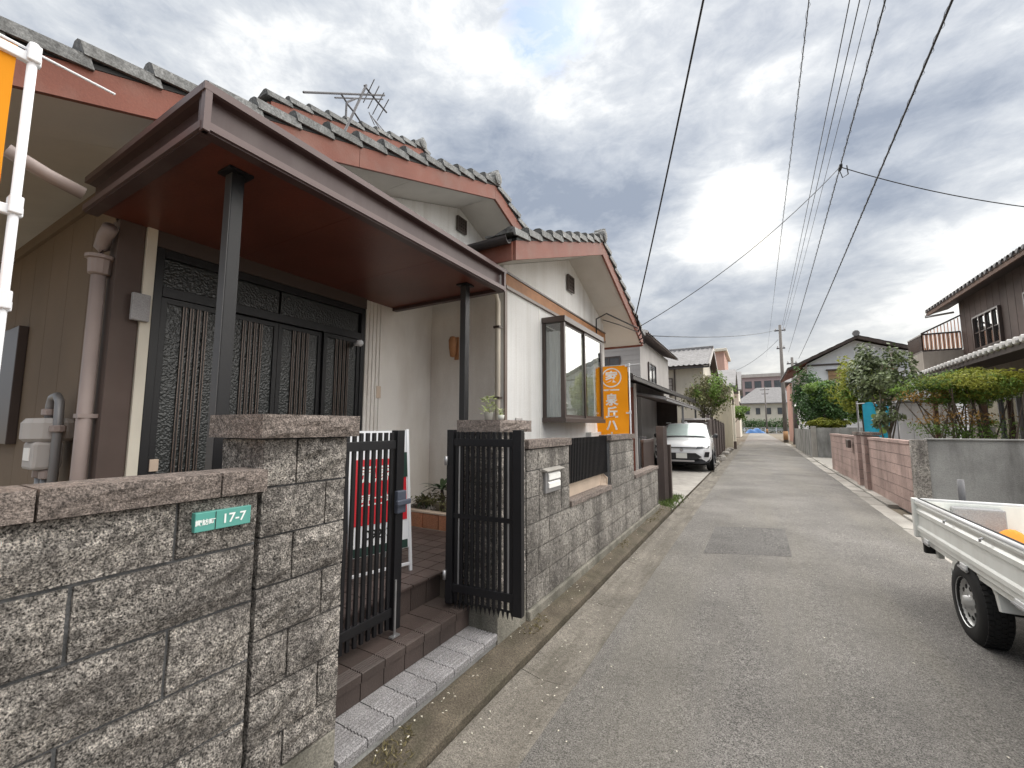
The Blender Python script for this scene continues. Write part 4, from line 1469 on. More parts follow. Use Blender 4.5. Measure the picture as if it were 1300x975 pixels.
for (px_, yk) in ((-2.31, 1.09), (-2.30, 3.12)):
    p = MB()
    p.box(px_ - .031, px_ + .031, yk - .031, yk + .031, .464, CZ0 + .02)
    p = p.build('post', 'gate_black', cn, bevel=.004)
    MB().box(px_ - .06, px_ + .06, yk - .06, yk + .06, CZ0 + .015, CZ0 + .029).build('head_plate', 'gate_black', p)
    MB().box(px_ - .0305, px_ + .0305, yk - .0345, yk - .0312, .47, CZ0 + .01).build('face_strip', 'post_grey', p)

# ------------------------------------------------------------------ television antenna on the roof
an = thing('roof_antenna', (-4.3, 3.25, 5.0), 'thin metal television antenna on the tiled roof', 'antenna')
XA = -4.3


def A(px, py):
    return P(px, py, X=XA)


mast = MB()
mast.tube([A(437, 168), A(465, 108)], .016, 6)
mast.build('mast', 'antenna', an)
MB().tube([A(462, 108), A(478, 128), A(491, 143)], .013, 6).build('boom', 'antenna', an)
MB().tube([A(385, 117), A(488, 121)], .013, 6).build('element', 'antenna', an)
MB().tube([A(425, 124), A(486, 126)], .009, 6).build('element', 'antenna', an)
MB().tube([A(433, 119), A(440, 130), A(439, 150)], .013, 6).build('bracket', 'antenna', an)
MB().tube([A(440, 130), A(452, 125)], .014, 6).build('bracket', 'antenna', an)
MB().tube([A(440, 131), A(450, 143), A(461, 160)], .012, 6).build('stay', 'antenna', an)
for k in range(3):
    MB().tube([A(455 + 3 * k, 150 + 4 * k) + Vector((.2, 0, 0)), A(488 + 6 * k, 152 + 4 * k) + Vector((-.2, 0, 0))], .006, 5).build('element', 'antenna', an)
for k in range(4):
    c = A(468 + 6 * k, 116 + 8 * k)
    MB().tube([c + Vector((.22, -.10, 0)), c + Vector((-.22, .10, 0))], .007, 5).build('element', 'antenna', an)


# ------------------------------------------------------------------ banner flags
def banner(base, ztop, pole_r, along, width, zbot, label, text, armlen, flip=1, clips=(0, .45, .8), wav=1.0):
    base = Vector(base)
    along = Vector(along).normalized()
    t = thing('banner_flag', base, label, 'banner', 'orange banner flags')
    MB().tube([base, Vector((base.x, base.y, ztop + .03))], pole_r, 10).build('pole', 'white_plastic', t, smooth=True)
    q = MB()
    q.tube([Vector((base.x, base.y, ztop + .006)) - along * .18, Vector((base.x, base.y, ztop + .006)) + along * (width + armlen)], pole_r * .35, 8)
    q.build('arm', 'white_plastic', t, smooth=True)
    n_ = along.cross(Vector((0, 0, 1)))

    def fl(u, v):
        p = base + along * (.03 + u * width) + n_ * wav * (.03 * math.sin(u * 5 + v * 4) * (.3 + v) + .012 * math.sin(v * 16 + u * 3))
        return (p.x, p.y, ztop - (ztop - zbot) * v)
    q = MB()
    q.grid(fl, 16, 40)
    fo = q.build('cloth', 'flag_orange', t, smooth=True)
    for c in clips:
        z = ztop - (ztop - zbot) * c
        k = MB()
        k.beam(Vector((base.x, base.y, z - .012)) - along * (pole_r + .006), Vector((base.x, base.y, z - .012)) + along * (.07), .02, .028)
        k.beam(Vector((base.x, base.y, z + .004)) - n_ * .02, Vector((base.x, base.y, z + .004)) + n_ * .02, pole_r * 2.6, .05)
        k.build('clip', 'white_plastic', t, bevel=.003)
    return t, fl, n_


b1, fl1, n1 = banner((-1.76, .275, 0), 2.575, .0105, (0, -1, 0), .58, .78, 'orange banner on white pole behind the number-plate wall', '', .03, clips=(.005, .26, .41, .7), wav=.5)
b2, fl2, n2_ = banner((-1.80, 7.15, 0), 2.54, .012, (-1, 0, 0), .56, .75, 'orange banner with white lettering beside the bay window', '', .03)
# lettering that follows the cloth of the lettered banner (emblem, then a column of characters)


def flag_text(body, size, u, v, bold=.004):
    o = text_mesh(body, size, 'flag_white', 'lettering', b2, (0, 0, 0), (1, 0, 0), (0, 1, 0), bold=bold, depth=0)
    org = WLOC[b2.name]
    H_ = 2.54 - .75
    for w_ in o.data.vertices:
        co = w_.co + org
        uu = u - co.x / .56           # cloth runs towards -X: reading direction is +X seen from the street
        vv = v - co.y / H_
        c = Vector(fl2(uu, vv))
        w_.co = c + Vector((0, -.006, 0)) - org
    return o


flag_text('家', .22, .50, .115, .006)
q = MB()
H_ = 2.54 - .75
for (r0, r1) in ((.150, .172),):
    nn = 36
    vs = []
    for i in range(nn):
        for r_ in (r0, r1):
            t_ = 2 * math.pi * i / nn
            c = Vector(fl2(.50 - r_ * math.cos(t_) / .56, .112 - r_ * math.sin(t_) / H_)) + Vector((0, -.006, 0))
            vs.append(c)
    q.add(vs, [(2 * i, 2 * i + 1, (2 * i + 3) % (2 * nn), (2 * i + 2) % (2 * nn)) for i in range(nn)])
q.add([Vector(fl2(u_, v_)) + Vector((0, -.006, 0)) for (u_, v_) in ((.26, .225), (.74, .225), (.74, .24), (.26, .24))], [(0, 1, 2, 3)])
q.build('emblem_ring', 'flag_white', b2)
for k, ch in enumerate('泉丘ハウス'):
    flag_text(ch, .215, .50, .335 + .122 * k, .007)


# ------------------------------------------------------------------ generic parts for the houses around
def window(parent, p0, right, w, h, frame='bronze', pane='far_glass', bars=1, depth=.05, out=None, hbars=0):
    """window on a wall: lower-left corner p0, running along 'right'; > pane, mullion"""
    p0, r = Vector(p0), Vector(right).normalized()
    n_ = Vector(out) if out is not None else r.cross(Vector((0, 0, 1)))
    up = Vector((0, 0, 1))
    f_ = .05
    mt = Matrix((r, n_, up)).transposed()
    q = MB()

    def bar(s0, s1, z0, z1, d0, d1, qq):
        qq.obox(p0 + r * (s0 + s1) / 2 + up * (z0 + z1) / 2 + n_ * (d0 + d1) / 2, (s1 - s0, d1 - d0, z1 - z0), mt)
    bar(0, w, 0, f_, 0, depth, q)
    bar(0, w, h - f_, h, 0, depth, q)
    bar(0, f_, f_, h - f_, 0, depth, q)
    bar(w - f_, w, f_, h - f_, 0, depth, q)
    wo_ = q.build('window', frame, parent)
    q = MB()
    bar(f_, w - f_, f_, h - f_, .004, .014, q)
    q.build('pane', pane, wo_)
    for k in range(bars):
        q = MB()
        s = w * (k + 1) / (bars + 1)
        bar(s - .02, s + .02, f_, h - f_, .015, depth - .008, q)
        q.build('mullion', frame, wo_)
    for k in range(hbars):
        q = MB()
        z = h * (k + 1) / (hbars + 1)
        bar(f_, w - f_, z - .012, z + .012, .0155, depth - .02, q)
        q.build('mullion', frame, wo_)
    return wo_


def wave_roof(parent, a, b, c, d, pitch, amp, m, name='roof', steps=0, stepz=.03, th=.05):
    """roof plane with eave a->b and ridge d->c, corrugated along the eave"""
    a, b, c, d = map(Vector, (a, b, c, d))
    L_ = (b - a).length
    nrm = (b - a).cross(d - a).normalized()
    if nrm.z < 0:
        nrm = -nrm
    nu = max(4, int(L_ / pitch) * 6)
    nv_ = max(1, steps * 2)
    q = MB()

    def fn(u, v):
        p = a.lerp(b, u).lerp(d.lerp(c, u), v)
        ph = u * L_ / pitch * 2 * math.pi
        s_ = (v * steps) % 1.0 if steps else 0
        return p + nrm * (amp * (1 - abs(math.sin(ph / 2)) * 2 + .5) + (1 - s_) * stepz * (1 if steps else 0) + th)
    q.grid(fn, nu, nv_)
    o = q.build(name, m, parent, smooth=False)
    q = MB()
    q.prism([a, b, c, d], nrm * (th * .7))
    q.build('roof_deck', 'board_brown', parent)
    return o


# ------------------------------------------------------------------ brown folding gate and panel past the wall
bg = thing('folding_gate', (-1.66, 8.85, 0), 'folded brown metal driveway gate at the end of the grey wall', 'gate')
for k in range(4):
    yk = 8.74 + .05 * k
    MB().box(-1.70, -1.56 + .01 * k, yk, yk + .04, .035, 1.50 - .008 * (k % 2)).build('gate_bar', 'fence_brown', bg, bevel=.006)
MB().box(-1.60, -1.48, 8.97, 9.08, .035, 1.13).build('gate_post', 'bronze', bg, bevel=.006)
MB().box(-1.79, -1.75, 7.82, 8.72, .06, 1.245).build('panel', 'fence_panel', bg)
for z_ in (.10, 1.20):
    MB().box(-1.80, -1.74, 7.80, 8.735, z_, z_ + .05).build('rail', 'fence_brown', bg)

# ------------------------------------------------------------------ grey neighbour with lean-to roofs
nb = thing('grey_house', (-6.5, 19, 0), 'grey-sided neighbour house with dark lean-to roofs', 'house')
MB().box(-12, -3.75, 16.6, 23, 0, 4.95).build('wall', 'siding_grey', nb)
for k in range(11):
    z_ = 2.7 + k * .2
    MB().box(-11.98, -3.73, 16.585, 16.599, z_, z_ + .185).build('siding_board', 'siding_grey', nb)
window(nb, (-5.45, 16.58, 3.2), (1, 0, 0), .95, 1.1, 'bronze', 'far_glass', 1, out=(0, -1, 0))
window(nb, (-3.735, 18.0, 3.2), (0, 1, 0), 1.5, 1.0, 'bronze', 'far_glass', 1, out=(1, 0, 0))
wave_roof(nb, (-3.3, 16.1, 4.95), (-3.3, 23.4, 4.95), (-7.8, 23.4, 6.6), (-7.8, 16.1, 6.6), .27, .02, 'tile_far', steps=10)
for k in range(12):
    s = k / 12
    MB().beam((-3.3 - 4.5 * s, 16.06, 4.99 + 1.65 * s + .06), (-3.3 - 4.5 * (s + .081), 16.06, 4.99 + 1.65 * (s + .081) + .04), .12, .10).build('verge_tile', 'tile_white', nb)
# lean-to roofs over the drive
wave_roof(nb, (-2.55, 10.4, 2.72), (-2.35, 21.5, 2.66), (-4.6, 21.5, 3.35), (-4.6, 10.4, 3.40), .18, .012, 'tin_dark')
wave_roof(nb, (-2.25, 13.2, 2.32), (-2.15, 21.2, 2.26), (-3.9, 21.2, 2.62), (-3.9, 13.2, 2.66), .18, .012, 'tin_grey')
MB().beam((-2.53, 10.36, 2.69), (-2.33, 21.5, 2.63), .05, .09).build('eave_fascia', 'tin_dark', nb)
MB().beam((-2.23, 13.16, 2.29), (-2.13, 21.2, 2.23), .04, .06).build('eave_fascia', 'tin_grey', nb)
MB().beam((-2.55, 10.37, 2.74), (-4.6, 10.37, 3.42), .05, .12).build('verge_fascia', 'tin_dark', nb)
MB().beam((-2.25, 13.17, 2.33), (-3.9, 13.17, 2.67), .04, .08).build('verge_fascia', 'tin_grey', nb)
MB().box(-4.75, -4.65, 10.4, 22, 0, 3.3).build('wall', 'wood_dark', nb)
MB().box(-4.64, -2.9, 19.6, 19.7, 0, 2.6).build('wall', 'wood_dark', nb)
MB().box(-3.72, -3.20, 11.95, 12.05, 0, 2.9).build('wall', 'siding_grey', nb)
MB().box(-3.19, -2.92, 11.97, 12.04, 0.04, 2.6).build('door', 'rust_red', nb)
MB().box(-2.9, -2.84, 11.96, 12.02, 0, 2.7).build('post', 'siding_grey', nb)
for yk in (13.3, 16.8, 20.8):
    MB().box(-2.32, -2.25, yk, yk + .07, 0, 2.28).build('post', 'tin_grey', nb) if yk != 13.3 else MB().box(-3.6, -3.54, yk, yk + .06, 0, 2.5).build('post', 'tin_grey', nb)
fn_ = thing('drive_fence', (-3.2, 12.7, 0), 'low grey bar fence beside the parked white car', 'fence')
for z_ in (.25, 1.15):
    MB().box(-3.8, -2.75, 12.66, 12.70, z_, z_ + .04).build('rail', 'tin_grey', fn_)
for k in range(12):
    MB().box(-3.78 + k * .09, -3.755 + k * .09, 12.665, 12.695, .1, 1.2).build('bar', 'tin_grey', fn_)

# ------------------------------------------------------------------ tan house with tiled roof
th_ = thing('tan_house', (-5.5, 29, 0), 'tan rendered two-storey house with grey tiled roof beyond the lean-tos', 'house')
MB().box(-10, -2.35, 26, 32, 0, 4.92).build('wall', 'wall_tan', th_)
MB().prism([(-2.36, 26, 4.90), (-2.36, 32, 4.90), (-2.36, 29, 6.2)], (-.1, 0, 0)).build('gable_wall', 'wall_tan', th_)
MB().box(-3.93, -3.86, 25.95, 25.995, 1.5, 4.88).build('downpipe', 'bronze', th_)
wave_roof(th_, (-10, 25.35, 4.86), (-2.0, 25.35, 4.86), (-2.0, 29, 6.36), (-10, 29, 6.36), .28, .03, 'tile_far', steps=9)
wave_roof(th_, (-2.0, 32.65, 4.86), (-10, 32.65, 4.86), (-10, 29, 6.36), (-2.0, 29, 6.36), .28, .03, 'tile_far', steps=9)
MB().box(-10, -1.95, 28.88, 29.12, 6.36, 6.56).build('ridge', 'tile_far', th_, bevel=.04)
for sgn in (-1, 1):
    MB().beam((-1.98, 29 + sgn * .02, 6.36), (-1.98, 29 + sgn * 3.68, 4.86), .06, .2).build('barge_board', 'bronze', th_)
MB().box(-10, -2.0, 25.28, 25.36, 4.74, 4.84).build('gutter', 'tin_dark', th_)
window(th_, (-5.25, 25.96, 3.25), (1, 0, 0), 1.25, 1.05, 'bronze', 'siding_grey', 0, out=(0, -1, 0), hbars=4)
window(th_, (-2.34, 26.8, 3.2), (0, 1, 0), 1.4, 1.2, 'post_cream', 'far_glass', 1, out=(1, 0, 0))
MB().box(-2.33, -1.9, 26.6, 28.6, 4.35, 4.43).build('window_awning', 'wall_tan', th_)

# timber slat fence along the lane
sf = thing('slat_fence', (-1.6, 23, 0), 'weathered brown vertical slat fence along the lane', 'fence')
for k in range(6):
    y0 = 18.7 + k * 1.8
    MB().box(-1.66, -1.54, y0, y0 + .1, 0, 1.95 - .05 * k).build('fence_post', 'fence_brown', sf)
    q = MB()
    for i in range(9):
        q.box(-1.615, -1.59, y0 + .12 + i * .185, y0 + .12 + i * .185 + .15, .1, 1.8 - .03 * k)
    o = q.build('slat_panel', 'fence_brown', sf)
    o['kind'] = 'stuff'
MB().box(-2.6, -1.7, 18.62, 18.70, 0, 1.75).build('return_panel', 'fence_panel', sf)
MB().box(-2.6, -1.52, 18.56, 18.72, 1.76, 1.82).build('top_rail', 'siding_grey', sf)

tree('garden_tree', (-2.15, 22.6, 0), 4, (-2.0, 22.6, 2.95), (1.15, 1.25, 1.05), 3400, .13, 'leaf_brown', 'sparse olive-brown tree leaning over the slat fence', 'tree', 41, 46, .09, 'bark_pale', 10,
     extra=[((-1.8, 22.2, 3.2), (1.0, 1.0, .9), 1500, 'leaf_mid')])

# cream walled house and salmon house further on
ch_ = thing('cream_house', (-3.2, 37, 0), 'cream rendered house with a grey roof past the slat fence', 'house')
MB().box(-8, -1.35, 34.5, 41, 0, 4.3).build('wall', 'wall_cream', ch_)
MB().prism([(-1.0, 34.0, 4.3), (-8.4, 34.0, 4.3), (-8.4, 37.7, 5.9), (-1.0, 37.7, 5.9)], (0, 0, .12)).build('roof', 'tile_far', ch_)
MB().prism([(-1.0, 41.4, 4.3), (-8.4, 41.4, 4.3), (-8.4, 37.7, 5.9), (-1.0, 37.7, 5.9)], (0, 0, .12)).build('roof', 'tile_far', ch_)
MB().prism([(-1.36, 34.5, 4.29), (-1.36, 41, 4.29), (-1.36, 37.7, 5.8)], (-.1, 0, 0)).build('gable_wall', 'wall_cream', ch_)
window(ch_, (-4.2, 34.46, 2.7), (1, 0, 0), 1.3, 1.0, 'bronze', 'far_glass', 1, out=(0, -1, 0))
window(ch_, (-1.33, 36, 2.7), (0, 1, 0), 1.5, 1.0, 'bronze', 'far_glass', 1, out=(1, 0, 0))
sa_ = thing('salmon_house', (-4, 52, 0), 'tall salmon pink house behind the tan house', 'house')
MB().box(-9, -2.3, 48, 56, 0, 9.2).build('wall', 'wall_salmon', sa_)
MB().box(-9.3, -2.0, 47.7, 56.3, 9.2, 9.5).build('parapet', 'wall_tan', sa_, bevel=.05)
for k in range(2):
    window(sa_, (-4.5, 47.96, 3.2 + 2.7 * k), (1, 0, 0), 1.4, 1.2, 'white_plastic', 'far_glass', 1, out=(0, -1, 0))
    window(sa_, (-2.26, 50, 3.2 + 2.7 * k), (0, 1, 0), 1.4, 1.2, 'white_plastic', 'far_glass', 1, out=(1, 0, 0))
pu_ = thing('blue_roofed_house', (-5, 70, 0), 'low house with bluish grey roof far down the lane', 'house')
MB().box(-12, -1.6, 64, 74, 0, 6.2).build('wall', 'wall_tan', pu_)
MB().prism([(-1.2, 63.4, 6.2), (-12.4, 63.4, 6.2), (-12.4, 69, 9.2), (-1.2, 69, 9.2)], (0, 0, .2)).build('roof', 'tile_far', pu_)
MB().prism([(-1.2, 74.6, 6.2), (-12.4, 74.6, 6.2), (-12.4, 69, 9.2), (-1.2, 69, 9.2)], (0, 0, .2)).build('roof', 'tile_far', pu_)
MB().prism([(-1.62, 64, 6.2), (-1.62, 74, 6.2), (-1.62, 69, 9.1)], (-.1, 0, 0)).build('gable_wall', 'wall_tan', pu_)
for k in range(3):
    window(pu_, (-1.56, 65.5 + 2.8 * k, 3.6), (0, 1, 0), 1.5, 1.3, 'bronze', 'far_glass', 1, out=(1, 0, 0))
lo_ = thing('cream_post', (-.98, 31.5, 0), 'slim cream drain post at the corner of the cream house', 'post')
MB().tube([(-1.12, 31.5, 0), (-1.12, 31.5, 2.9)], .05, 8).build('shaft', 'post_cream', lo_)
MB().box(-1.2, -1.04, 31.4, 31.6, 0, .5).build('base', 'board_brown', lo_)
rg = random.Random(77)
rock = None
for k in range(9):
    yk = 17.5 + k * 1.55 + rg.uniform(-.3, .3)
    s_ = rg.uniform(.12, .22)
    q = MB()
    c = Vector((-1.36 + rg.uniform(-.08, .05), yk, .0))
    q.lathe([(.01, -.02), (s_, 0), (s_ * 1.05, s_ * .35), (s_ * .7, s_ * .75), (.01, s_ * .85)], c, 7)
    for v in q.v:
        v += Vector((rg.gauss(0, .02), rg.gauss(0, .02), rg.gauss(0, .008)))
    tag(q.build('edge_stone', 'concrete' if k % 2 else 'stone_grey'), 'smooth pale concrete lump edging the lane by the slat fence' if k % 2 else 'mottled grey stone edging the lane by the slat fence', 'stone', 'stones edging the lane')
tree('garden_tree', (-2.0, 44.5, 0), 4, (-1.5, 44.5, 2.9), (1.3, 1.5, .8), 1500, .22, 'leaf_mid', 'green tree beyond the cream house', 'tree', 43, 22, .1, 'bark', 6)

# ------------------------------------------------------------------ far end of the lane
sc_ = thing('school_building', (2, 152, 0), 'long pinkish flat-roofed school building closing the lane', 'building')
MB().box(-40, 30, 150, 162, 0, 16.6).build('wall', 'wall_pinkgrey', sc_)
MB().box(-40.4, 30.4, 149.6, 162.4, 16.6, 17.6).build('parapet', 'siding_grey', sc_)
for k in range(20):
    for j, z_ in enumerate((6.6, 10.0, 13.2)):
        if -12 < -20 + k * 2.6 < 26:
            window(sc_, (-20 + k * 2.6, 149.98, z_), (1, 0, 0), 1.9, 2.2, 'bronze', 'far_glass', 1, out=(0, -1, 0))
gh_ = thing('grey_roofed_house', (3, 120, 0), 'grey hip-roofed house in front of the school building', 'house')
MB().box(-3, 9.5, 116, 126, 0, 7.0).build('wall', 'wall_tan', gh_)
MB().add([(-3.8, 115.2, 7.0), (10.3, 115.2, 7.0), (10.3, 126.8, 7.0), (-3.8, 126.8, 7.0), (1, 121, 11.0), (6, 121, 11.0), (-3.8, 115.2, 6.8), (10.3, 115.2, 6.8), (10.3, 126.8, 6.8), (-3.8, 126.8, 6.8)],
         [(0, 1, 5, 4), (1, 2, 5), (2, 3, 4, 5), (3, 0, 4), (6, 7, 1, 0), (7, 8, 2, 1), (8, 9, 3, 2), (9, 6, 0, 3), (9, 8, 7, 6)]).build('roof', 'tile_far', gh_)
for k in range(5):
    window(gh_, (-1.6 + 2.2 * k, 115.97, 4.3), (1, 0, 0), .9, 1.5, 'bronze', 'far_glass', 0, out=(0, -1, 0))
gd = thing('guard_rail', (1, 108, 0), 'white tubular guard rail across the end of the lane', 'guard rail')
for k in range(9):
    MB().box(-5.9 + k * 2, -5.75 + k * 2, 107.9, 108.05, 0, 1.15).build('rail_post', 'white_plastic', gd)
for z_ in (.45, .75, 1.05):
    MB().box(-6, 12, 107.8, 107.88, z_, z_ + .08).build('rail', 'white_plastic', gd)
q = MB()
leaves(q, (2, 111, 1.5), (13, 1.0, 1.9), 6500, .34, random.Random(5), clumps=90)
tag(q.build('hedge', 'leaf_dark', origin=(2, 111, 0)), 'dark hedge behind the white guard rail', 'hedge', kind='stuff')
q = MB()


def tarp_fn(u, v):
    a = (u - .5) * 2
    b = (v - .5) * 2
    h = max(0, 1 - abs(a) ** 2.5) * max(0, 1 - abs(b) ** 2.5)
    return (.2 + a * 1.9, 103.5 + b * 1.0, .02 + 1.0 * h * (.85 + .25 * math.sin(a * 7 + b * 3)))


q.grid(tarp_fn, 24, 12)
tag(q.build('tarp_heap', 'blue_tarp', smooth=True), 'blue tarpaulin covering a low heap before the guard rail', 'tarp')


# ------------------------------------------------------------------ utility poles
def pole(base, top, r0, r1, label, arms, band=True):
    base, top = Vector(base), Vector(top)
    t = thing('utility_pole', base, label, 'pole', 'utility poles')
    MB().tube([base, base.lerp(top, .5), top], [r0, (r0 + r1) / 2, r1], 12).build('shaft', 'pole_concrete', t, smooth=True)
    if band:
        c = [base.lerp(top, k) for k in (.025, .095)]
        MB().tube(c, [r0 * 1.03, r0 * 1.02], 12).build('warning_band', 'pole_band', t, smooth=True)
    for (f_, half, dy) in arms:
        c = base.lerp(top, f_)
        MB().box(c.x - half, c.x + half, c.y - .06 + dy, c.y + .06 + dy, c.z - .05, c.z + .05).build('crossarm', 'antenna', t)
        for i in range(3):
            x_ = c.x - half + .1 + i * (2 * half - .2) / 2
            MB().lathe([(.02, .0), (.05, .02), (.05, .07), (.03, .09), (.05, .11), (.03, .18), (.001, .19)], (x_, c.y + dy, c.z + .05), 8).build('insulator', 'siding_grey', t)
    return t


pole((2.49, 46, 0), (2.58, 46, 10.95), .19, .11, 'tall concrete utility pole with orange foot band beside the lane', [(.955, .45, .16), (.80, .35, .16)])
pole((3.15, 44.5, 0), (3.25, 44.5, 7.6), .16, .10, 'shorter dark utility pole behind the tall concrete one', [(.93, .4, .15)], False)
pole((2.3, 100, 0), (2.3, 100, 9.5), .17, .1, 'utility pole standing at the far guard rail', [(.94, .8, .15), (.85, .6, .15)])
pole((2.05, -16, 0), (2.05, -16, 10.5), .19, .12, 'utility pole up the lane carrying the overhead cables', [(.95, .75, .16), (.7, .5, .16)])


def spline(pts, n=10):
    pts = [Vector(p) for p in pts]
    pts = [pts[0] * 2 - pts[1]] + pts + [pts[-1] * 2 - pts[-2]]
    out = []
    for i in range(1, len(pts) - 2):
        p0, p1, p2, p3 = pts[i - 1:i + 3]
        for k in range(n):
            t = k / n
            out.append(.5 * ((2 * p1) + (p2 - p0) * t + (2 * p0 - 5 * p1 + 4 * p2 - p3) * t * t + (3 * p1 - p0 - 3 * p2 + p3) * t ** 3))
    out.append(pts[-2])
    return out


def wire(name, px, X, yend, r, label, hang=0.0, near=True, zfar=None):
    """overhead wire seen through photo points; they all hang over the verge at lateral position X"""
    n0 = P(px[0][0], px[0][1], X=X)
    f0 = P(px[-1][0], px[-1][1], Y=yend)
    d = n0 - f0
    ext = n0 + d * ((n0.y + 15.9) / abs(d.y))
    ext.z = max(min(ext.z, n0.z + .6), n0.z)
    pts = [ext, ext.lerp(n0, .5) - Vector((0, 0, .1)), n0.lerp(n0 + d, -.0)] + [n0.lerp(f0, k) - Vector((0, 0, .5 * k * (1 - k))) for k in (.1, .25, .4, .55, .7, .85)] + [f0]
    t = thing(name, pts[-1], label, 'cable', 'overhead cables along the lane')
    sp = spline(pts, 12)
    MB().tube(sp, r, 6).build('strand', 'cable', t, smooth=True)
    if hang:
        # spiral hanger wound loosely round the cable
        hp = []
        acc = 0.0
        for a, b in zip(sp, sp[1:]):
            L_ = (b - a).length
            k = max(1, int(L_ / .05))
            for i in range(k):
                s = acc + L_ * i / k
                ang = s * 2 * math.pi / hang
                c = a.lerp(b, i / k)
                hp.append(c + Vector((math.cos(ang) * .026, 0, math.sin(ang) * .026 - .010)))
            acc += L_
        hp = [p for p in hp if -4 < p.y < 30]
        MB().tube(hp, .003, 4, cap=False).build('spiral_hanger', 'cable', t)
    return t


wire('overhead_cable', [(1209, 0, 0), (1181, 80, 0), (1117, 226, .05), (1063, 358, .15), (1014, 455, 0)], 2.25, 44.5, .015, 'thick overhead telephone cable with spiral hanger, outermost over the right verge', .42)
wire('overhead_cable', [(1124, 0, 0), (1101, 85, 0), (1068, 212, .0), (1037, 340, .1), (1001, 447, 0)], 1.85, 46, .011, 'overhead cable with spiral hanger where the service drops branch off', .42)
wire('overhead_cable', [(1105, 0, 0), (1088, 90, 0), (1070, 189, .05), (996, 421, 0)], 2.2, 46, .007, 'thinnest overhead wire above the branching service drops', 0)
wire('overhead_cable', [(1091.5, 0, 0), (1068, 110, 0), (1044, 222, .1), (994, 417, 0)], 2.1, 46, .010, 'plain overhead power wire, upper one of a close pair', 0)
wire('overhead_cable', [(1078.7, 0, 0), (1060, 105, 0), (1039.6, 222, .1), (993, 413, 0)], 2.0, 46, .010, 'plain overhead power wire, lower one of a close pair', 0)
wire('overhead_cable', [(1027, 0, 0), (1011, 141.6, .0), (994.7, 292.6, .1), (983, 396, .2), (973, 453, 0)], 1.15, 100, .009, 'overhead cable with spiral hanger nearest the house gables', .42)
# service drops
JN, JF = P(1124, 0, X=1.85), P(1001, 447, Y=46)


def to_px(p):
    v = Vector(p) - Vector((0, 0, EYE))
    return CY - F * v.dot(UP) / v.dot(FW)


J = min((JN.lerp(JF, k / 400) - Vector((0, 0, .5 * k / 400 * (1 - k / 400))) for k in range(400)), key=lambda p: abs(to_px(p) - 212))


def drop(pts, r, label, sag=.25):
    pts = [Vector(p) for p in pts]
    o = []
    for a, b in zip(pts, pts[1:]):
        for k in range(12):
            t_ = k / 12
            o.append(a.lerp(b, t_) - Vector((0, 0, sag * 4 * t_ * (1 - t_))))
    o.append(pts[-1])
    return tag(MB().tube(o, r, 6).build('service_drop', 'cable', smooth=True), label, 'cable', 'service drops')


drop([(1.86, -1.7, 7.45), P(893, 0, X=-.21), (-1.845, 7.95, 3.60)], .011, 'service cable climbing from the white house gable to the overhead cables', .05)
drop([J, (-1.85, 8.30, 3.46)], .008, 'thin service drop from cable junction to the far end of the white gable', .25)
drop([J, P(1300, 296, X=5.6) + Vector((.35, -.9, .0))], .010, 'service drop from cable junction to the dark wooden house', .15)
drop([(2.4, 46.1, 10.55), P(820, 426, Y=16)], .016, 'service drop from the tall pole to the grey neighbour', .3)
drop([(2.4, 46.1, 9.6), P(935, 470, Y=48)], .014, 'service drop from the tall pole to the salmon house', .3)
jb = thing('cable_junction', J, 'small black junction clamps where service drops leave the cable', 'junction box')
MB().box(J.x - .03, J.x + .03, J.y - .10, J.y + .10, J.z - .05, J.z + .02).build('clamp', 'cable', jb, bevel=.01)
MB().tube([J + Vector((0, .1, -.02)), J + Vector((.08, .3, -.12)), J + Vector((.15, .1, -.16)), J + Vector((.1, -.1, -.05))], .011, 6).build('wire_loop', 'cable', jb)

# ------------------------------------------------------------------ pink block wall on the right of the lane
pk = thing('block_wall', (2.33, 13.7, 0), 'weathered pink concrete block wall along the right of the lane', 'wall')
PX = 2.33
for (a, b) in ((9.50, 12.5), (13.62, 18.0)):
    MB().box(PX - .062, PX + .062, a + .01, b - .01, 0, 1.20).build('mortar', 'mortar', pk)
    for k in range(6):
        j = [9.50 + .4 * i + (.2 if k % 2 else 0) for i in range(24)]
        course(pk, PX, a, b, .02 + .195 * k, .195, .15, 'block_pink', j, .004, .010)
    y = a
    while y < b - .05:
        L_ = min(.6, b - y)
        inst('cap_stone', block_mesh(round(L_ - .005, 3), .055, .18, 'block_pink', .004, 1, 'cap_stone'), pk, (PX, y + L_ / 2, 1.222))
        y += .6
for (a, b) in ((12.5, 12.82), (13.3, 13.62)):
    MB().box(PX - .13, PX + .13, a + .008, b - .008, 0, 1.28).build('mortar', 'mortar', pk)
    for k in range(6):
        course(pk, PX, a, b, .02 + .21 * k, .21, .29, 'block_pink', [], .004, .010, name='pillar_block')
    inst('cap_stone', block_mesh(b - a + .04, .07, .34, 'cap_stone', .005, 2, 'cap_stone'), pk, (PX, (a + b) / 2, 1.325))
MB().box(PX - .02, PX + .02, 12.83, 13.29, .06, 1.12).build('gate_panel', 'wood_dark', pk)
MB().box(PX - .20, PX - .131, 14.1, 14.42, .93, 1.14).build('letter_box', 'bronze', pk, bevel=.01)
# grey concrete wall that turns off it
gw = thing('concrete_wall', (4.8, 9.4, 0), 'stained grey concrete wall behind the small truck', 'wall')
MB().box(2.44, 8.5, 9.38, 9.50, 0, 1.27).build('panel', 'concrete_old', gw, bevel=.008)
MB().box(2.25, 2.438, 9.34, 9.495, 0, 1.275).build('corner_post', 'stone_grey', gw, bevel=.006)
MB().box(2.44, 8.5, 9.36, 9.52, 1.272, 1.30).build('coping', 'concrete_old', gw, bevel=.006)

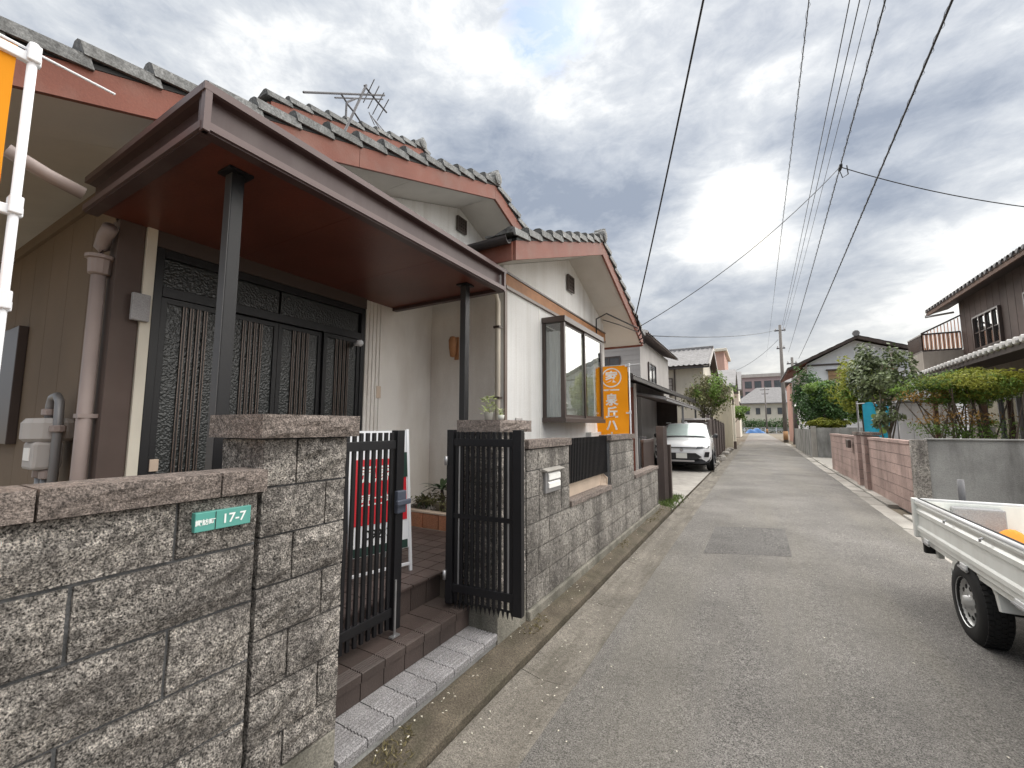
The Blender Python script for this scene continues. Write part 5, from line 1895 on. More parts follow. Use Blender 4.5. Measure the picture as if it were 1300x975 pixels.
# ------------------------------------------------------------------ dark wooden house on the right
dh = thing('dark_wooden_house', (8, 14.5, 0), 'dark brown timber house with pale-edged lower roof on the right', 'house')
MB().box(5.45, 11, 10.2, 17.3, 0, 3.5).build('wall', 'wall_mud', dh)
MB().box(6.12, 11, 10.2, 19.2, 3.3, 5.75).build('wall', 'board_brown', dh)
for k in range(24):
    y0 = 10.25 + k * .372
    MB().box(6.095, 6.119, y0, y0 + .355, 3.35, 5.7).build('board', 'board_brown', dh)
wave_roof(dh, (4.22, 9.9, 2.98), (4.42, 17.15, 3.0), (6.12, 17.15, 3.72), (6.12, 9.9, 3.72), .26, .02, 'tile_far', steps=7)
for k in range(28):
    y0 = 9.95 + k * .258
    x0 = 4.22 + .2 * k / 28
    q = MB()
    q.lathe([(.001, -.03), (.06, -.028), (.075, -.01), (.075, .10)], (x0 - .03, y0 + .12, 3.05), 8, 'X')
    q.build('eave_tile', 'tile_white', dh)
MB().beam((4.24, 9.9, 2.93), (4.44, 17.15, 2.95), .05, .10).build('eave_fascia', 'wood_dark', dh)
MB().prism([(4.30, 9.9, 2.90), (4.48, 17.1, 2.92), (5.5, 17.1, 3.05), (5.5, 9.9, 3.05)], (0, 0, .03)).build('soffit', 'wood_dark', dh)
# small porch roof beyond
wave_roof(dh, (4.30, 17.4, 2.62), (4.35, 21.0, 2.62), (5.6, 21.0, 3.1), (5.6, 17.4, 3.1), .26, .02, 'tile_white', steps=4)
MB().beam((4.32, 17.4, 2.57), (4.37, 21.0, 2.57), .05, .09).build('eave_fascia', 'wood_dark', dh)
# upper roof
wave_roof(dh, (5.55, 10.0, 5.52), (5.55, 20.15, 5.52), (8.6, 20.15, 6.9), (8.6, 10.0, 6.9), .26, .022, 'tile_far', steps=11)
wave_roof(dh, (11.6, 20.15, 5.52), (11.6, 10.0, 5.52), (8.6, 10.0, 6.9), (8.6, 20.15, 6.9), .26, .022, 'tile_far', steps=11)
for k in range(39):
    y0 = 10.0 + k * .26
    q = MB()
    q.lathe([(.001, -.02), (.05, -.02), (.06, -.01), (.06, .08)], (5.53, y0 + .13, 5.57), 8, 'X')
    q.build('eave_tile', 'tile_far', dh)
MB().beam((5.58, 10, 5.46), (5.58, 20.15, 5.46), .05, .10).build('eave_fascia', 'wood_brown', dh)
MB().prism([(5.62, 10, 5.44), (5.62, 20.1, 5.44), (6.12, 20.1, 5.58), (6.12, 10, 5.58)], (0, 0, .03)).build('soffit', 'wood_dark', dh)
MB().beam((5.6, 20.12, 5.5), (8.6, 20.12, 6.88), .05, .16).build('barge_board', 'wood_dark', dh)
MB().tube([(5.5, 20.0, 5.42), (5.5, 20.02, 5.36), (6.0, 19.3, 5.30)], .035, 8).build('gutter_pipe', 'tin_grey', dh)
for (ya, yb) in ((16.55, 18.15), (13.9, 15.3)):
    wnd = window(dh, (6.09, ya, 3.82), (0, 1, 0), yb - ya, 1.02, 'bronze', 'pane_dark', 3, .07, out=(-1, 0, 0), hbars=1)
    curtain('curtain', 6.093, ya + .06, 6.093, yb - .06, 3.88, 4.78, 'curtain', wnd, 7, .002)
# ground floor sliding doors and posts
for (ya, yb) in ((12.0, 13.7), (14.4, 16.2)):
    window(dh, (5.44, ya, .35), (0, 1, 0), yb - ya, 1.85, 'tin_grey', 'pane_dark', 1, .07, out=(-1, 0, 0))
for yk in (10.8, 13.95, 16.9):
    MB().box(4.62, 4.72, yk, yk + .1, 0, 2.9).build('veranda_post', 'wood_brown', dh)
# balcony
bl = MB()
bl.box(5.12, 6.12, 19.22, 20.75, 3.35, 4.02)
bl = bl.build('balcony', 'wall_mud', dh, bevel=.01)
for (a, b) in (((5.15, 19.25), (6.1, 19.25)), ((5.15, 19.25), (5.15, 20.72))):
    for z_ in (4.05, 4.62):
        MB().beam((*a, z_), (*b, z_), .05, .05).build('balcony_rail', 'bronze', bl)
    d = Vector((b[0] - a[0], b[1] - a[1], 0))
    nb_ = int(d.length / .10)
    for k in range(nb_ + 1):
        c = Vector((*a, 0)) + d * k / nb_
        MB().box(c.x - .012, c.x + .012, c.y - .012, c.y + .012, 4.06, 4.6).build('balcony_bar', 'bronze', bl)
    for k in range(nb_ * 2):
        c = Vector((*a, 0)) + d * (k + .5) / (nb_ * 2) + Vector((d.y, -d.x, 0)).normalized() * .02
        MB().beam(c + Vector((0, 0, 4.08)), c + Vector((0, 0, 4.59)), .032, .006, up=(d.y, -d.x, 0)).build('balcony_screen', 'balcony_screen', bl)
for k in range(11):
    xk = 5.2 + k * .085
    MB().box(xk - .012, xk + .012, 19.20, 19.206, 4.645, 4.62 + (xk - 5.12) * .5).build('balcony_screen', 'balcony_screen', bl)
MB().beam((5.12, 19.2, 4.64), (6.12, 19.2, 5.16), .04, .05).build('balcony_rail', 'bronze', bl)
# handrail behind the wall
hr = thing('garden_handrail', (4.6, 10.1, 0), 'thin dark garden handrail with a white curved pipe', 'handrail')
for z_ in (1.38, 1.72):
    MB().tube([(3.9, 10.0, z_), (5.4, 10.1, z_)], .016, 6).build('rail', 'antenna', hr)
for xk in (4.0, 4.7, 5.3):
    MB().tube([(xk, 10.05, 0), (xk, 10.05, 1.75)], .016, 6).build('rail_post', 'antenna', hr)
MB().tube([(4.08, 9.85, 0), (4.08, 9.85, 1.45), (4.13, 9.85, 1.58), (4.25, 9.85, 1.64), (4.6, 9.85, 1.65)], .022, 8).build('curved_pipe', 'white_plastic', hr, smooth=True)

# ------------------------------------------------------------------ white gabled house
wh = thing('white_gabled_house', (5.5, 34, 0), 'white gabled house with brown blind behind the shrubs', 'house')
q = MB()
q.prism([(2.9, 30, 0), (10.2, 30, 0), (10.2, 30, 5.2), (8.25, 30, 5.25), (5.2, 30, 6.35), (2.9, 30, 5.15)], (0, 8, 0))
q.build('wall', 'wall_white', wh)
wave_roof(wh, (1.95, 38.4, 4.86), (1.95, 29.5, 4.86), (5.21, 29.5, 6.46), (5.21, 38.4, 6.46), .28, .03, 'tile_far', steps=8)
wave_roof(wh, (8.9, 29.5, 5.08), (8.9, 38.4, 5.08), (5.21, 38.4, 6.46), (5.21, 29.5, 6.46), .28, .03, 'tile_far', steps=8)
for (a, b) in (((1.95, 4.84), (5.2, 6.44)), ((8.9, 5.06), (5.22, 6.44))):
    MB().beam((a[0], 29.46, a[1]), (b[0], 29.46, b[1]), .06, .15).build('barge_board', 'wood_dark', wh)
MB().lathe([(.001, -.1), (.16, -.1), (.18, .0), (.14, .12), (.001, .13)], (5.2, 29.5, 6.66), 10, 'Y').build('ridge_end', 'tile_far', wh)
MB().box(2.92, 8.4, 29.95, 29.995, 5.0, 5.10).build('band', 'bronze', wh)
for k in range(6):
    MB().beam((1.98, 29.6 + k * .3, 4.80), (2.9, 29.6 + k * .3, 5.24), .06, .08).build('rafter', 'rust_red', wh)
MB().prism([(1.97, 29.5, 4.80), (1.97, 38, 4.80), (2.9, 38, 5.25), (2.9, 29.5, 5.25)], (0, 0, .025)).build('soffit', 'rust_red', wh)
bd = MB()
bd.box(3.88, 6.9, 29.93, 29.99, 2.3, 4.68)
bd = bd.build('blind', 'blind_brown', wh)
for k in range(8):
    MB().box(3.89, 6.89, 29.915, 29.929, 2.34 + k * .29, 2.36 + k * .29).build('blind_slat', 'wood_brown', bd)
MB().box(3.78, 7.0, 29.85, 29.995, 4.69, 4.76).build('lintel', 'bronze', wh)
MB().box(8.4, 13, 28, 29.9, 0, 4.6).build('side_wing', 'wall_white', wh)
MB().box(8.2, 13.2, 27.7, 29.95, 4.6, 4.75).build('wing_roof', 'tile_far', wh)
# old concrete panel wall of its garden
og = thing('panel_wall', (4.5, 24.6, 0), 'old streaked concrete panel wall under the clipped hedge', 'wall')
MB().box(2.35, 2.55, 24.5, 24.72, 0, 1.50).build('wall_post', 'concrete', og, bevel=.01)
for k in range(5):
    MB().box(2.56 + k * .9, 3.45 + k * .9, 24.55, 24.65, 0, 1.42 + .02 * (k % 2)).build('panel', 'concrete_old', og, bevel=.006)
MB().box(2.36, 2.48, 24.74, 34, 0, 1.35).build('side_panel', 'concrete_old', og, bevel=.006)
# low pink building behind the poles
pb_ = thing('pink_shed', (4.2, 50, 0), 'small pink shed with white window behind the utility poles', 'shed')
MB().box(3.2, 8, 48, 53, 0, 5.6).build('wall', 'wall_salmon', pb_)
MB().prism([(2.8, 47.6, 5.6), (8.2, 47.6, 5.6), (8.2, 50.5, 6.8), (2.8, 50.5, 6.8)], (0, 0, .12)).build('roof', 'tile_far', pb_)
MB().prism([(2.8, 53.4, 5.6), (8.2, 53.4, 5.6), (8.2, 50.5, 6.8), (2.8, 50.5, 6.8)], (0, 0, .12)).build('roof', 'tile_far', pb_)
window(pb_, (3.4, 47.95, 3.4), (1, 0, 0), .9, 1.0, 'white_plastic', 'curtain', 1, out=(0, -1, 0), hbars=2)
# dark sheeted bundle leaning at the poles
db = thing('covered_bundle', (3.3, 41.5, 0), 'tall dark sheeted bundle with white top beside the poles', 'bundle')
q = MB()


def bun(u, v):
    a = u * 2 * math.pi
    r_ = (.55 + .10 * math.sin(3 * a + 4 * v) + .06 * math.sin(7 * a)) * (1.0 - .35 * abs(v - .55))
    return (3.25 + .25 * v + r_ * math.cos(a) * 1.0, 41.5 + r_ * math.sin(a), 3.1 * v)


q.grid(bun, 24, 10)
q.add([(3.5 + .42 * math.cos(a), 41.5 + .42 * math.sin(a), 3.1) for a in [k * .524 for k in range(12)]], [tuple(range(12))])
q.build('sheet', 'tarp_dark', db, smooth=True)
MB().lathe([(.001, .35), (.2, .3), (.36, .12), (.4, .0)], (3.3, 41.5, 3.08), 10).build('white_cap', 'flag_white', db, smooth=True)

# ------------------------------------------------------------------ garden trees on the right
tree('evergreen_tree', (2.75, 28.2, 0), 4, (2.75, 28.2, 3.0), (.85, .9, 1.7), 4200, .15, 'leaf_dark', 'dark evergreen tree between the poles and the big shrub', 'tree', 51, 40, .1)
tree('garden_shrub', (3.25, 25.8, 0), 3, (3.35, 25.8, 2.6), (1.3, 1.0, 1.25), 8500, .13, 'leaf_dark', 'broad dark green shrub above the old panel wall', 'shrub', 52, 60, .1,
     extra=[((3.2, 25.4, 3.1), (1.15, .8, .75), 3200, 'leaf_mid'), ((3.0, 25.0, 1.65), (.9, .35, .28), 1500, 'leaf_yellow')])
tree('garden_tree', (4.1, 22.6, 0), 4, (3.95, 22.6, 3.15), (1.0, 1.0, 1.35), 4200, .13, 'leaf_yellow', 'yellow-green leafy tree in front of the brown blind', 'tree', 53, 40, .07,
     extra=[((4.0, 22.4, 2.5), (.95, .8, .9), 2000, 'leaf_mid')])
tree('camellia_tree', (3.15, 14.9, 0), 4, (3.08, 14.9, 2.88), (.72, .75, .92), 5600, .10, 'leaf_camellia', 'round glossy-leaved tree with forked stems above the pink wall', 'tree', 54, 42, .05, 'bark_pale', 10,
     extra=[((3.15, 14.8, 1.75), (.42, .5, .40), 500, 'leaf_camellia')], aspect=.6)
nd = thing('nandina_bush', (3.6, 11.6, 0), 'feathery green and red nandina bush over the grey wall', 'shrub')
rg = random.Random(61)
q = MB()
for k in range(26):
    b_ = Vector((rg.uniform(2.95, 4.15), rg.uniform(11.2, 12.0), 0))
    q.tube([b_, b_ + Vector((rg.gauss(0, .1), rg.gauss(0, .1), 1.2)), b_ + Vector((rg.gauss(0, .3), rg.gauss(0, .3), 2.2))], [.016, .014, .008], 5)
q.build('stems', 'bark', nd)['kind'] = 'stuff'
for (c, r_, n_, m_) in (((3.62, 11.6, 2.24), (1.05, .55, .34), 8500, 'leaf_mid'), ((3.75, 11.4, 2.30), (.95, .45, .30), 8000, 'leaf_yellow'), ((3.05, 11.5, 2.10), (.45, .4, .2), 450, 'leaf_red'), ((3.45, 11.4, 1.68), (.75, .4, .22), 600, 'leaf_red'), ((3.5, 11.4, 1.45), (.85, .4, .25), 1100, 'leaf_mid')):
    q = MB()
    leaves(q, c, r_, n_, .065, rg, clumps=50, aspect=.32)
    q.build('foliage', m_, nd)
# blue sheet hung to dry
bs = thing('hanging_sheet', (3.4, 17.2, 0), 'bright blue patterned sheet hanging behind the pink wall', 'sheet')
q = MB()
q.grid(lambda u, v: (3.05 + .62 * u, 17.2 + .05 * math.sin(u * 9 + v * 2), 1.15 + 1.05 * v + .06 * math.sin(u * 6)), 18, 8)
q.build('cloth', 'blue_sheet', bs, smooth=True)
for k in range(9):
    c = (3.2 + .42 * rg.random(), 17.13, 1.2 + .75 * rg.random())
    q = MB()
    n_ = 7
    r0 = rg.uniform(.05, .11)
    q.add([(c[0] + r0 * math.cos(6.283 * i / n_) * rg.uniform(.7, 1.2), c[1] - .001 * k, c[2] + r0 * math.sin(6.283 * i / n_)) for i in range(n_)], [tuple(range(n_))])
    q.build('print_patch', 'flag_white' if k % 3 == 0 else 'sheet_green', bs)
MB().tube([(2.9, 17.25, 2.22), (3.9, 17.25, 2.24)], .018, 6).build('drying_pole', 'steel', bs)
for xk in (2.92, 3.88):
    MB().tube([(xk, 17.27, 0), (xk, 17.27, 2.3)], .025, 6).build('stand', 'steel', bs)
wsd = thing('white_shed', (5.2, 20.6, 0), 'pale prefabricated shed between the trees and the dark house', 'shed')
MB().box(4.3, 6.3, 20.9, 22.3, 0, 2.35).build('wall', 'wall_white', wsd)
MB().box(4.2, 6.4, 20.8, 22.4, 2.36, 2.45).build('roof', 'tin_grey', wsd)
for k in range(5):
    MB().box(4.32 + k * .4, 4.70 + k * .4, 20.87, 20.899, .1, 2.25).build('wall_panel', 'wall_white', wsd)

# ------------------------------------------------------------------ parked white crossover
car = thing('parked_car', (0, 0, 0), 'white crossover car with black lower bumper parked in the drive', 'car')


def loft(sections, fn, closed=True):
    q = MB()
    rows = [fn(*s) for s in sections]
    n_ = len(rows[0])
    o = len(q.v)
    for r_ in rows:
        q.v += [Vector(p) for p in r_]
    for i in range(len(rows) - 1):
        for k in range(n_ - 1):
            q.f.append((o + i * n_ + k, o + i * n_ + k + 1, o + (i + 1) * n_ + k + 1, o + (i + 1) * n_ + k))
    q.f.append(tuple(o + k for k in range(n_)))
    e = o + (len(rows) - 1) * n_
    q.f.append(tuple(e + n_ - 1 - k for k in range(n_)))
    return q


def sec(y, w, zb, zs, zt):
    half = [(w * .90, zb), (w * .985, zb + .10), (w, zb + .28), (w * .975, (zs + zb + .28) / 2 + .05), (w * .955, zs), (w * .86, zs + (zt - zs) * .65), (w * .5, zt), (0, zt + .012)]
    return [(x, y, z) for x, z in half] + [(-x, y, z) for x, z in half[::-1][1:]]


body = loft([(-2.09, .66, .42, .70, .74), (-2.05, .80, .34, .80, .84), (-1.93, .865, .30, .88, .93), (-1.6, .895, .30, .95, 1.00), (-1.0, .90, .30, 1.0, 1.06), (-.7, .90, .30, 1.03, 1.09),
             (.5, .905, .30, 1.05, 1.10), (1.3, .90, .30, 1.08, 1.12), (1.9, .875, .32, 1.10, 1.14), (2.05, .84, .36, 1.05, 1.1), (2.1, .74, .44, .9, .95)], sec)
body.build('body', 'car_white', car, smooth=True)


def gsec(y, w, z, r):
    half = [(w + .17 * (1.58 - min(z, 1.58)) / .5 if False else w, z - r), (w * .985, z - r * .4), (w * .93, z - r * .12), (w * .7, z - .004), (0, z + .018)]
    return [(x, y, zz_) for x, zz_ in half] + [(-x, y, zz_) for x, zz_ in half[::-1][1:]]


gh = MB()
lowr = [(-.80, .80, 1.06), (-.05, .66, 1.55), (.6, .655, 1.585), (1.35, .65, 1.57), (1.72, .66, 1.46), (2.02, .76, 1.10)]
rows = []
for (y, w, z) in lowr:
    zb = 1.06
    wb = .83 if y < 1.8 else .80
    t_ = (z - zb) / .52
    half = [(wb, y if t_ < .1 else max(-.78, min(2.0, y)), zb - .02), (wb + (w - wb) * .9, y, zb + (z - zb) * .88), (w * .88, y, z - .012), (w * .45, y, z + .008), (0, y, z + .014)]
    rows.append([Vector(p) for p in half] + [Vector((-p[0], p[1], p[2])) for p in half[::-1][1:]])
o_ = 0
for r_ in rows:
    gh.v += r_
n_ = len(rows[0])
for i in range(len(rows) - 1):
    for k in range(n_ - 1):
        gh.f.append((i * n_ + k, i * n_ + k + 1, (i + 1) * n_ + k + 1, (i + 1) * n_ + k))
cab = gh.build('cabin', 'car_white', car, smooth=True)
ws = MB()
ws.grid(lambda u, v: ((-.69 + .115 * v + (1.38 - .23 * v) * u), -.80 + .68 * v + .02 * 4 * (u - .5) ** 2 - .022, 1.095 + .415 * v + .022 + .012 * (1 - 4 * (u - .5) ** 2)), 10, 5)
ws.build('windscreen', 'screen_glass', car, smooth=True)
MB().box(-.70, .70, -.84, -.79, 1.075, 1.095).build('wiper_cowl', 'car_black', car)
for s in (-1, 1):
    for (ya, yb, yta, ytb) in ((-.55, .45, .02, .47), (.52, 1.35, .54, 1.18)):
        q = MB()
        q.add([(s * (.835), ya, 1.09), (s * .835, yb, 1.09), (s * .70, ytb, 1.47), (s * .70, yta, 1.47)], [(0, 1, 2, 3)])
        q.build('side_window', 'far_glass', car, solid=.008)
    q = MB()
    q.add([(s * .66, .0, 1.60), (s * .69, .0, 1.60), (s * .69, 1.4, 1.615), (s * .66, 1.4, 1.615), (s * .66, .0, 1.57), (s * .69, .0, 1.57), (s * .69, 1.4, 1.58), (s * .66, 1.4, 1.58)], [(0, 1, 2, 3), (4, 5, 1, 0), (5, 6, 2, 1), (6, 7, 3, 2), (7, 4, 0, 3)])
    q.build('roof_rail', 'steel', car)
    q = MB()
    q.lathe([(.001, -.07), (.06, -.06), (.085, 0), (.07, .06), (.001, .07)], (s * 1.0, -.52, 1.12), 8, 'X')
    q.tube([(s * .86, -.5, 1.08), (s * .97, -.52, 1.10)], .025, 6)
    q.build('wing_mirror', 'car_black', car, smooth=True)
    # lamps
    MB().prism([(s * .44, -2.115, .735), (s * .80, -2.055, .755), (s * .845, -2.0, .83), (s * .46, -2.10, .80)], (0, .12, 0)).build('headlight', 'car_lamp', car)
    MB().prism([(s * .66, -2.105, .48), (s * .80, -2.07, .48), (s * .83, -2.07, .64), (s * .70, -2.105, .64)], (0, .10, 0)).build('fog_lamp', 'car_black', car)
    for yw in (-1.32, 1.30):
        q = MB()
        q.lathe([(.30, -.005), (.385, -.005), (.40, .012), (.36, .014), (.30, .012)], (s * .905, yw, .335), 22, 'X')
        q.build('wheel_arch', 'car_black', car)
        wl_ = MB()
        wl_.lathe([(.20, -.11), (.27, -.12), (.315, -.10), (.33, -.04), (.33, .04), (.315, .10), (.27, .115), (.20, .11), (.20, -.11)], (s * .82, yw, .33), 24, 'X')
        wl_ = wl_.build('wheel', 'rubber', car, smooth=True)
        q = MB()
        q.lathe([(.20, .0), (.19, s * .09), (.05, s * .07), (.001, s * .085)], (s * .82, yw, .33), 20, 'X')
        q.build('rim', 'rim_steel', wl_)
        for k in range(5):
            a = 2 * math.pi * k / 5
            q = MB()
            q.beam((s * .915, yw + .05 * math.cos(a), .33 + .05 * math.sin(a)), (s * .915, yw + .19 * math.cos(a), .33 + .19 * math.sin(a)), .012, .05, up=(1, 0, 0))
            q.build('spoke', 'steel', wl_)
MB().prism([(-.46, -2.13, .40), (.46, -2.13, .40), (.60, -2.115, .48), (.42, -2.125, .60), (-.42, -2.125, .60), (-.60, -2.115, .48)], (0, .08, 0)).build('grille', 'car_black', car)
MB().prism([(-.80, -2.02, .30), (-.6, -2.11, .27), (.6, -2.11, .27), (.80, -2.02, .30), (.86, -1.95, .47), (.62, -2.06, .42), (-.62, -2.06, .42), (-.86, -1.95, .47)], (0, .1, 0)).build('bumper_lower', 'car_black', car)
MB().box(-.38, .38, -2.135, -2.10, .32, .375).build('skid_plate', 'steel', car)
MB().box(-.165, .165, -2.15, -2.136, .43, .595).build('number_plate', 'plate_white', car)
MB().box(-.44, .44, -2.118, -2.09, .755, .785).build('grille_trim', 'car_black', car)
MB().lathe([(.001, -.012), (.05, -.01), (.055, 0)], (0, -2.10, .70), 12, 'Y').build('badge', 'steel', car)
q = MB()
q.lathe([(.001, .02), (.05, .018), (.06, 0)], (0, -.0, 1.605), 8)
q.build('roof_fin', 'car_white', car)
MB().box(-.8, .8, -1.9, 1.9, .22, .34).build('underbody', 'underbody', car)
car.location = (-2.20, 16.85, .035)
car.rotation_euler = (0, 0, R(3))

# ------------------------------------------------------------------ small white pickup truck
tk = thing('pickup_truck', (1.95, 3.5, 0), 'small white flatbed pickup truck at the right kerb', 'truck')
TX0, TX1, TY0, TY1 = 1.25, 2.66, 3.26, 5.22
TZ0, TZ1 = .515, .83
MB().box(TX0 + .02, TX1 - .02, TY0, TY1, .50, .545).build('bed_floor', 'truck_white', tk)


def bed_side(x0, sgn, name):
    """drop side with pressed ribs; sgn = outward"""
    p = [(0, 0), (.008, .01), (.008, .045), (.020, .055), (.020, .085), (.008, .10), (.004, .19), (.016, .205), (.018, .235), (.004, .25), (.004, .275), (.020, .282), (.024, .30), (.016, .318), (-.012, .318), (-.016, .29), (-.014, 0)]
    q = MB()
    q.prism([(x0 + sgn * a, TY0 + .012, TZ0 + b) for a, b in p], (0, TY1 - TY0 - .024, 0))
    o = q.build(name, 'truck_white', tk)
    q = MB()
    q.tube([(x0 + sgn * .006, TY0, TZ1 + .004), (x0 + sgn * .006, TY1, TZ1 + .004)], .017, 8)
    q.build('top_rail', 'truck_rail', o, smooth=True)
    q = MB()
    q.box(min(x0 - sgn * .004, x0 - sgn * .018), max(x0 - sgn * .004, x0 - sgn * .018), TY0, TY1, TZ1 + .014, TZ1 + .022)
    q.build('rail_gasket', 'rubber', o)
    for yk in (TY0 + .25, (TY0 + TY1) / 2, TY1 - .25):
        MB().box(x0 + sgn * .018 - .006, x0 + sgn * .018 + .006, yk - .05, yk + .05, TZ0 - .03, TZ0 + .02).build('hinge', 'truck_rail', o, bevel=.004)
        MB().tube([(x0 + sgn * .024, yk - .07, TZ0 - .012), (x0 + sgn * .024, yk + .07, TZ0 - .012)], .009, 6).build('hinge_pin', 'steel', o)
    for yk in (TY0 + .62, TY1 - .75):
        MB().tube([(x0 + sgn * .02, yk, TZ0 + .275), (x0 + sgn * .035, yk, TZ0 + .268), (x0 + sgn * .036, yk, TZ0 + .25)], .007, 6).build('rope_hook', 'steel', o)
    return o


bed_side(TX0, -1, 'drop_side')
bed_side(TX1, 1, 'drop_side')
q = MB()
q.box(TX0 + .017, TX1 - .017, TY1 - .03, TY1, TZ0, TZ1 + .002)
q.build('tailgate', 'truck_white', tk, bevel=.008)
MB().tube([(TX0 + .02, TY1 - .012, TZ1 + .006), (TX1 - .02, TY1 - .012, TZ1 + .006)], .016, 8).build('tailgate_rail', 'truck_rail', tk, smooth=True)
for xk in (TX0 - .005, TX1 + .005):
    MB().box(xk - .03, xk + .03, TY1 - .03, TY1 + .022, TZ0 - .01, TZ1 + .02).build('corner_post', 'truck_white', tk, bevel=.008)
MB().box(TX0 + .03, TX1 - .03, TY0 + .0, TY0 + .03, TZ0, 1.02).build('bed_headboard', 'truck_white', tk, bevel=.008)
# sill under the bed, wheel arches, chassis
for (x0, s) in ((TX0 + .03, -1), (TX1 - .03, 1)):
    MB().box(x0 - .02, x0 + .02, TY0, TY1, .475, .51).build('bed_sill', 'truck_white', tk)
    wy = 4.275
    q = MB()
    arc = [(x0, wy + .40 * math.cos(t), .27 + .36 * math.sin(t)) for t in [math.pi * (.07 + .86 * i / 10) for i in range(11)]]
    arc2 = [(x0, wy + .36 * math.cos(t), .27 + .325 * math.sin(t)) for t in [math.pi * (.93 - .86 * i / 10) for i in range(11)]]
    arc = [(a, b, min(c, .505)) for a, b, c in arc]
    arc2 = [(a, b, min(c, .478)) for a, b, c in arc2]
    q.prism(arc + arc2, (-s * .22, 0, 0))
    q.build('mudguard', 'truck_white', tk)
    MB().box(x0 - s * .20 - .005 if s > 0 else x0, x0 if s > 0 else x0 + .20, wy + .355, wy + .37, .17, .40).build('mud_flap', 'rubber', tk)
    for wyy in (wy, wy - 1.90):
        cx = x0 + s * .045 + (-s) * .075
        wl_ = MB()
        wl_.lathe([(.155, -.07), (.17, -.078), (.235, -.078), (.262, -.062), (.27, -.03), (.27, .03), (.262, .062), (.235, .078), (.17, .078), (.155, .07), (.155, -.07)], (cx, wyy, .27), 32, 'X')
        wl_ = wl_.build('wheel', 'rubber', tk, smooth=True)
        q = MB()
        q.lathe([(.165, s * .078), (.160, s * .070), (.150, s * .045), (.125, s * .040), (.115, s * .052), (.085, s * .058), (.06, s * .05), (.045, s * .055), (.04, s * .085), (.001, s * .088)], (cx, wyy, .27), 28, 'X')
        q.build('rim', 'rim_steel', wl_, smooth=True)
        for k in range(10):
            a = 2 * math.pi * k / 10
            c = Vector((cx + s * .0475, wyy + .1 * math.cos(a), .27 + .1 * math.sin(a)))
            MB().lathe([(.016, 0), (.016, s * .011), (.001, s * .0112)], c, 8, 'X').build('rim_hole', 'underbody', wl_)
        for k in range(4):
            a = 2 * math.pi * k / 4 + .4
            c = Vector((cx + s * .058, wyy + .06 * math.cos(a), .27 + .06 * math.sin(a)))
            MB().lathe([(.011, -.01), (.011, s * .012), (.001, s * .013)], c, 6, 'X').build('wheel_nut', 'steel', wl_)
        # tread blocks
        q = MB()
        for k in range(48):
            a = 2 * math.pi * k / 48
            for off in (-.045, -.015, .015, .045):
                aa = a + (.065 if off in (-.015, .045) else 0)
                c = Vector((cx + off, wyy + .270 * math.cos(aa), .27 + .270 * math.sin(aa)))
                q.obox(c, (.024, .024, .010), Matrix((Vector((1, 0, 0)), Vector((0, -math.sin(aa), math.cos(aa))), Vector((0, math.cos(aa), math.sin(aa))))).transposed())
        q.build('tread', 'rubber', wl_)['kind'] = 'stuff'
for xk in (1.62, 2.28):
    MB().box(xk - .03, xk + .03, 1.9, 5.05, .36, .47).build('chassis_rail', 'underbody', tk)
MB().tube([(1.40, 4.275, .27), (2.5, 4.275, .27)], .05, 10).build('axle', 'underbody', tk)
MB().lathe([(.001, -.11), (.09, -.10), (.12, 0), (.09, .10), (.001, .11)], (1.95, 4.275, .27), 12, 'X').build('differential', 'underbody', tk, smooth=True)
for k in range(3):
    MB().box(1.35, 2.55, 3.4 + .55 * k, 3.46 + .55 * k, .44, .499).build('crossmember', 'underbody', tk)
MB().tube([(1.52, 2.6, .24), (1.50, 3.6, .25), (1.46, 3.95, .29)], .03, 8).build('exhaust', 'steel', tk, smooth=True)
MB().box(1.36, 1.60, 3.42, 3.80, .24, .44).build('fuel_tank', 'underbody', tk, bevel=.03)
for xk in (TX0 + .10, TX1 - .10):
    MB().box(xk - .09, xk + .09, TY1 - .07, TY1 - .02, .38, .47).build('lamp_housing', 'underbody', tk, bevel=.01)
    MB().box(xk - .085, xk + .085, TY1 - .019, TY1 - .006, .385, .465).build('tail_lamp', 'ink_red', tk, bevel=.004)
    MB().box(xk - .02, xk + .02, TY1 - .12, TY1 - .06, .36, .50).build('lamp_bracket', 'truck_white', tk)
MB().box(1.4, 2.5, TY1 - .08, TY1 - .03, .36, .45).build('rear_bumper', 'underbody', tk)
# cab
cabm = MB()
side = [(1.86, .34), (1.84, .75), (1.90, .98), (2.16, 1.66), (2.30, 1.72), (3.16, 1.72), (3.20, 1.66), (3.22, .34)]
q = MB()
q.prism([(TX0 + .02, y_, z_) for y_, z_ in side], (TX1 - TX0 - .04, 0, 0))
cb = q.build('cab', 'truck_white', tk, bevel=.04)
for x_ in (TX0 + .014, TX1 - .020):
    q = MB()
    q.prism([(x_, 2.03, 1.05), (x_, 2.26, 1.58), (x_, 2.98, 1.58), (x_, 3.02, 1.05)], (.006, 0, 0))
    q.build('side_window', 'far_glass', cb)
    MB().box(x_ - .004, x_ + .010, 2.75, 2.9, .90, .93).build('door_handle', 'car_black', cb)
q = MB()
q.prism([(TX0 + .12, 1.905, 1.02), (TX1 - .12, 1.905, 1.02), (TX1 - .17, 2.135, 1.62), (TX0 + .17, 2.135, 1.62)], (0, -.008, .004))
q.build('windscreen', 'far_glass', cb)
q = MB()
q.box(TX0 + .15, TX1 - .15, 3.215, 3.226, 1.12, 1.55)
q.build('rear_window', 'far_glass', cb)
for xk in (TX0 + .2, TX1 - .2):
    MB().box(xk - .1, xk + .1, 1.825, 1.85, .58, .72).build('headlight', 'screen_glass', cb, bevel=.02)
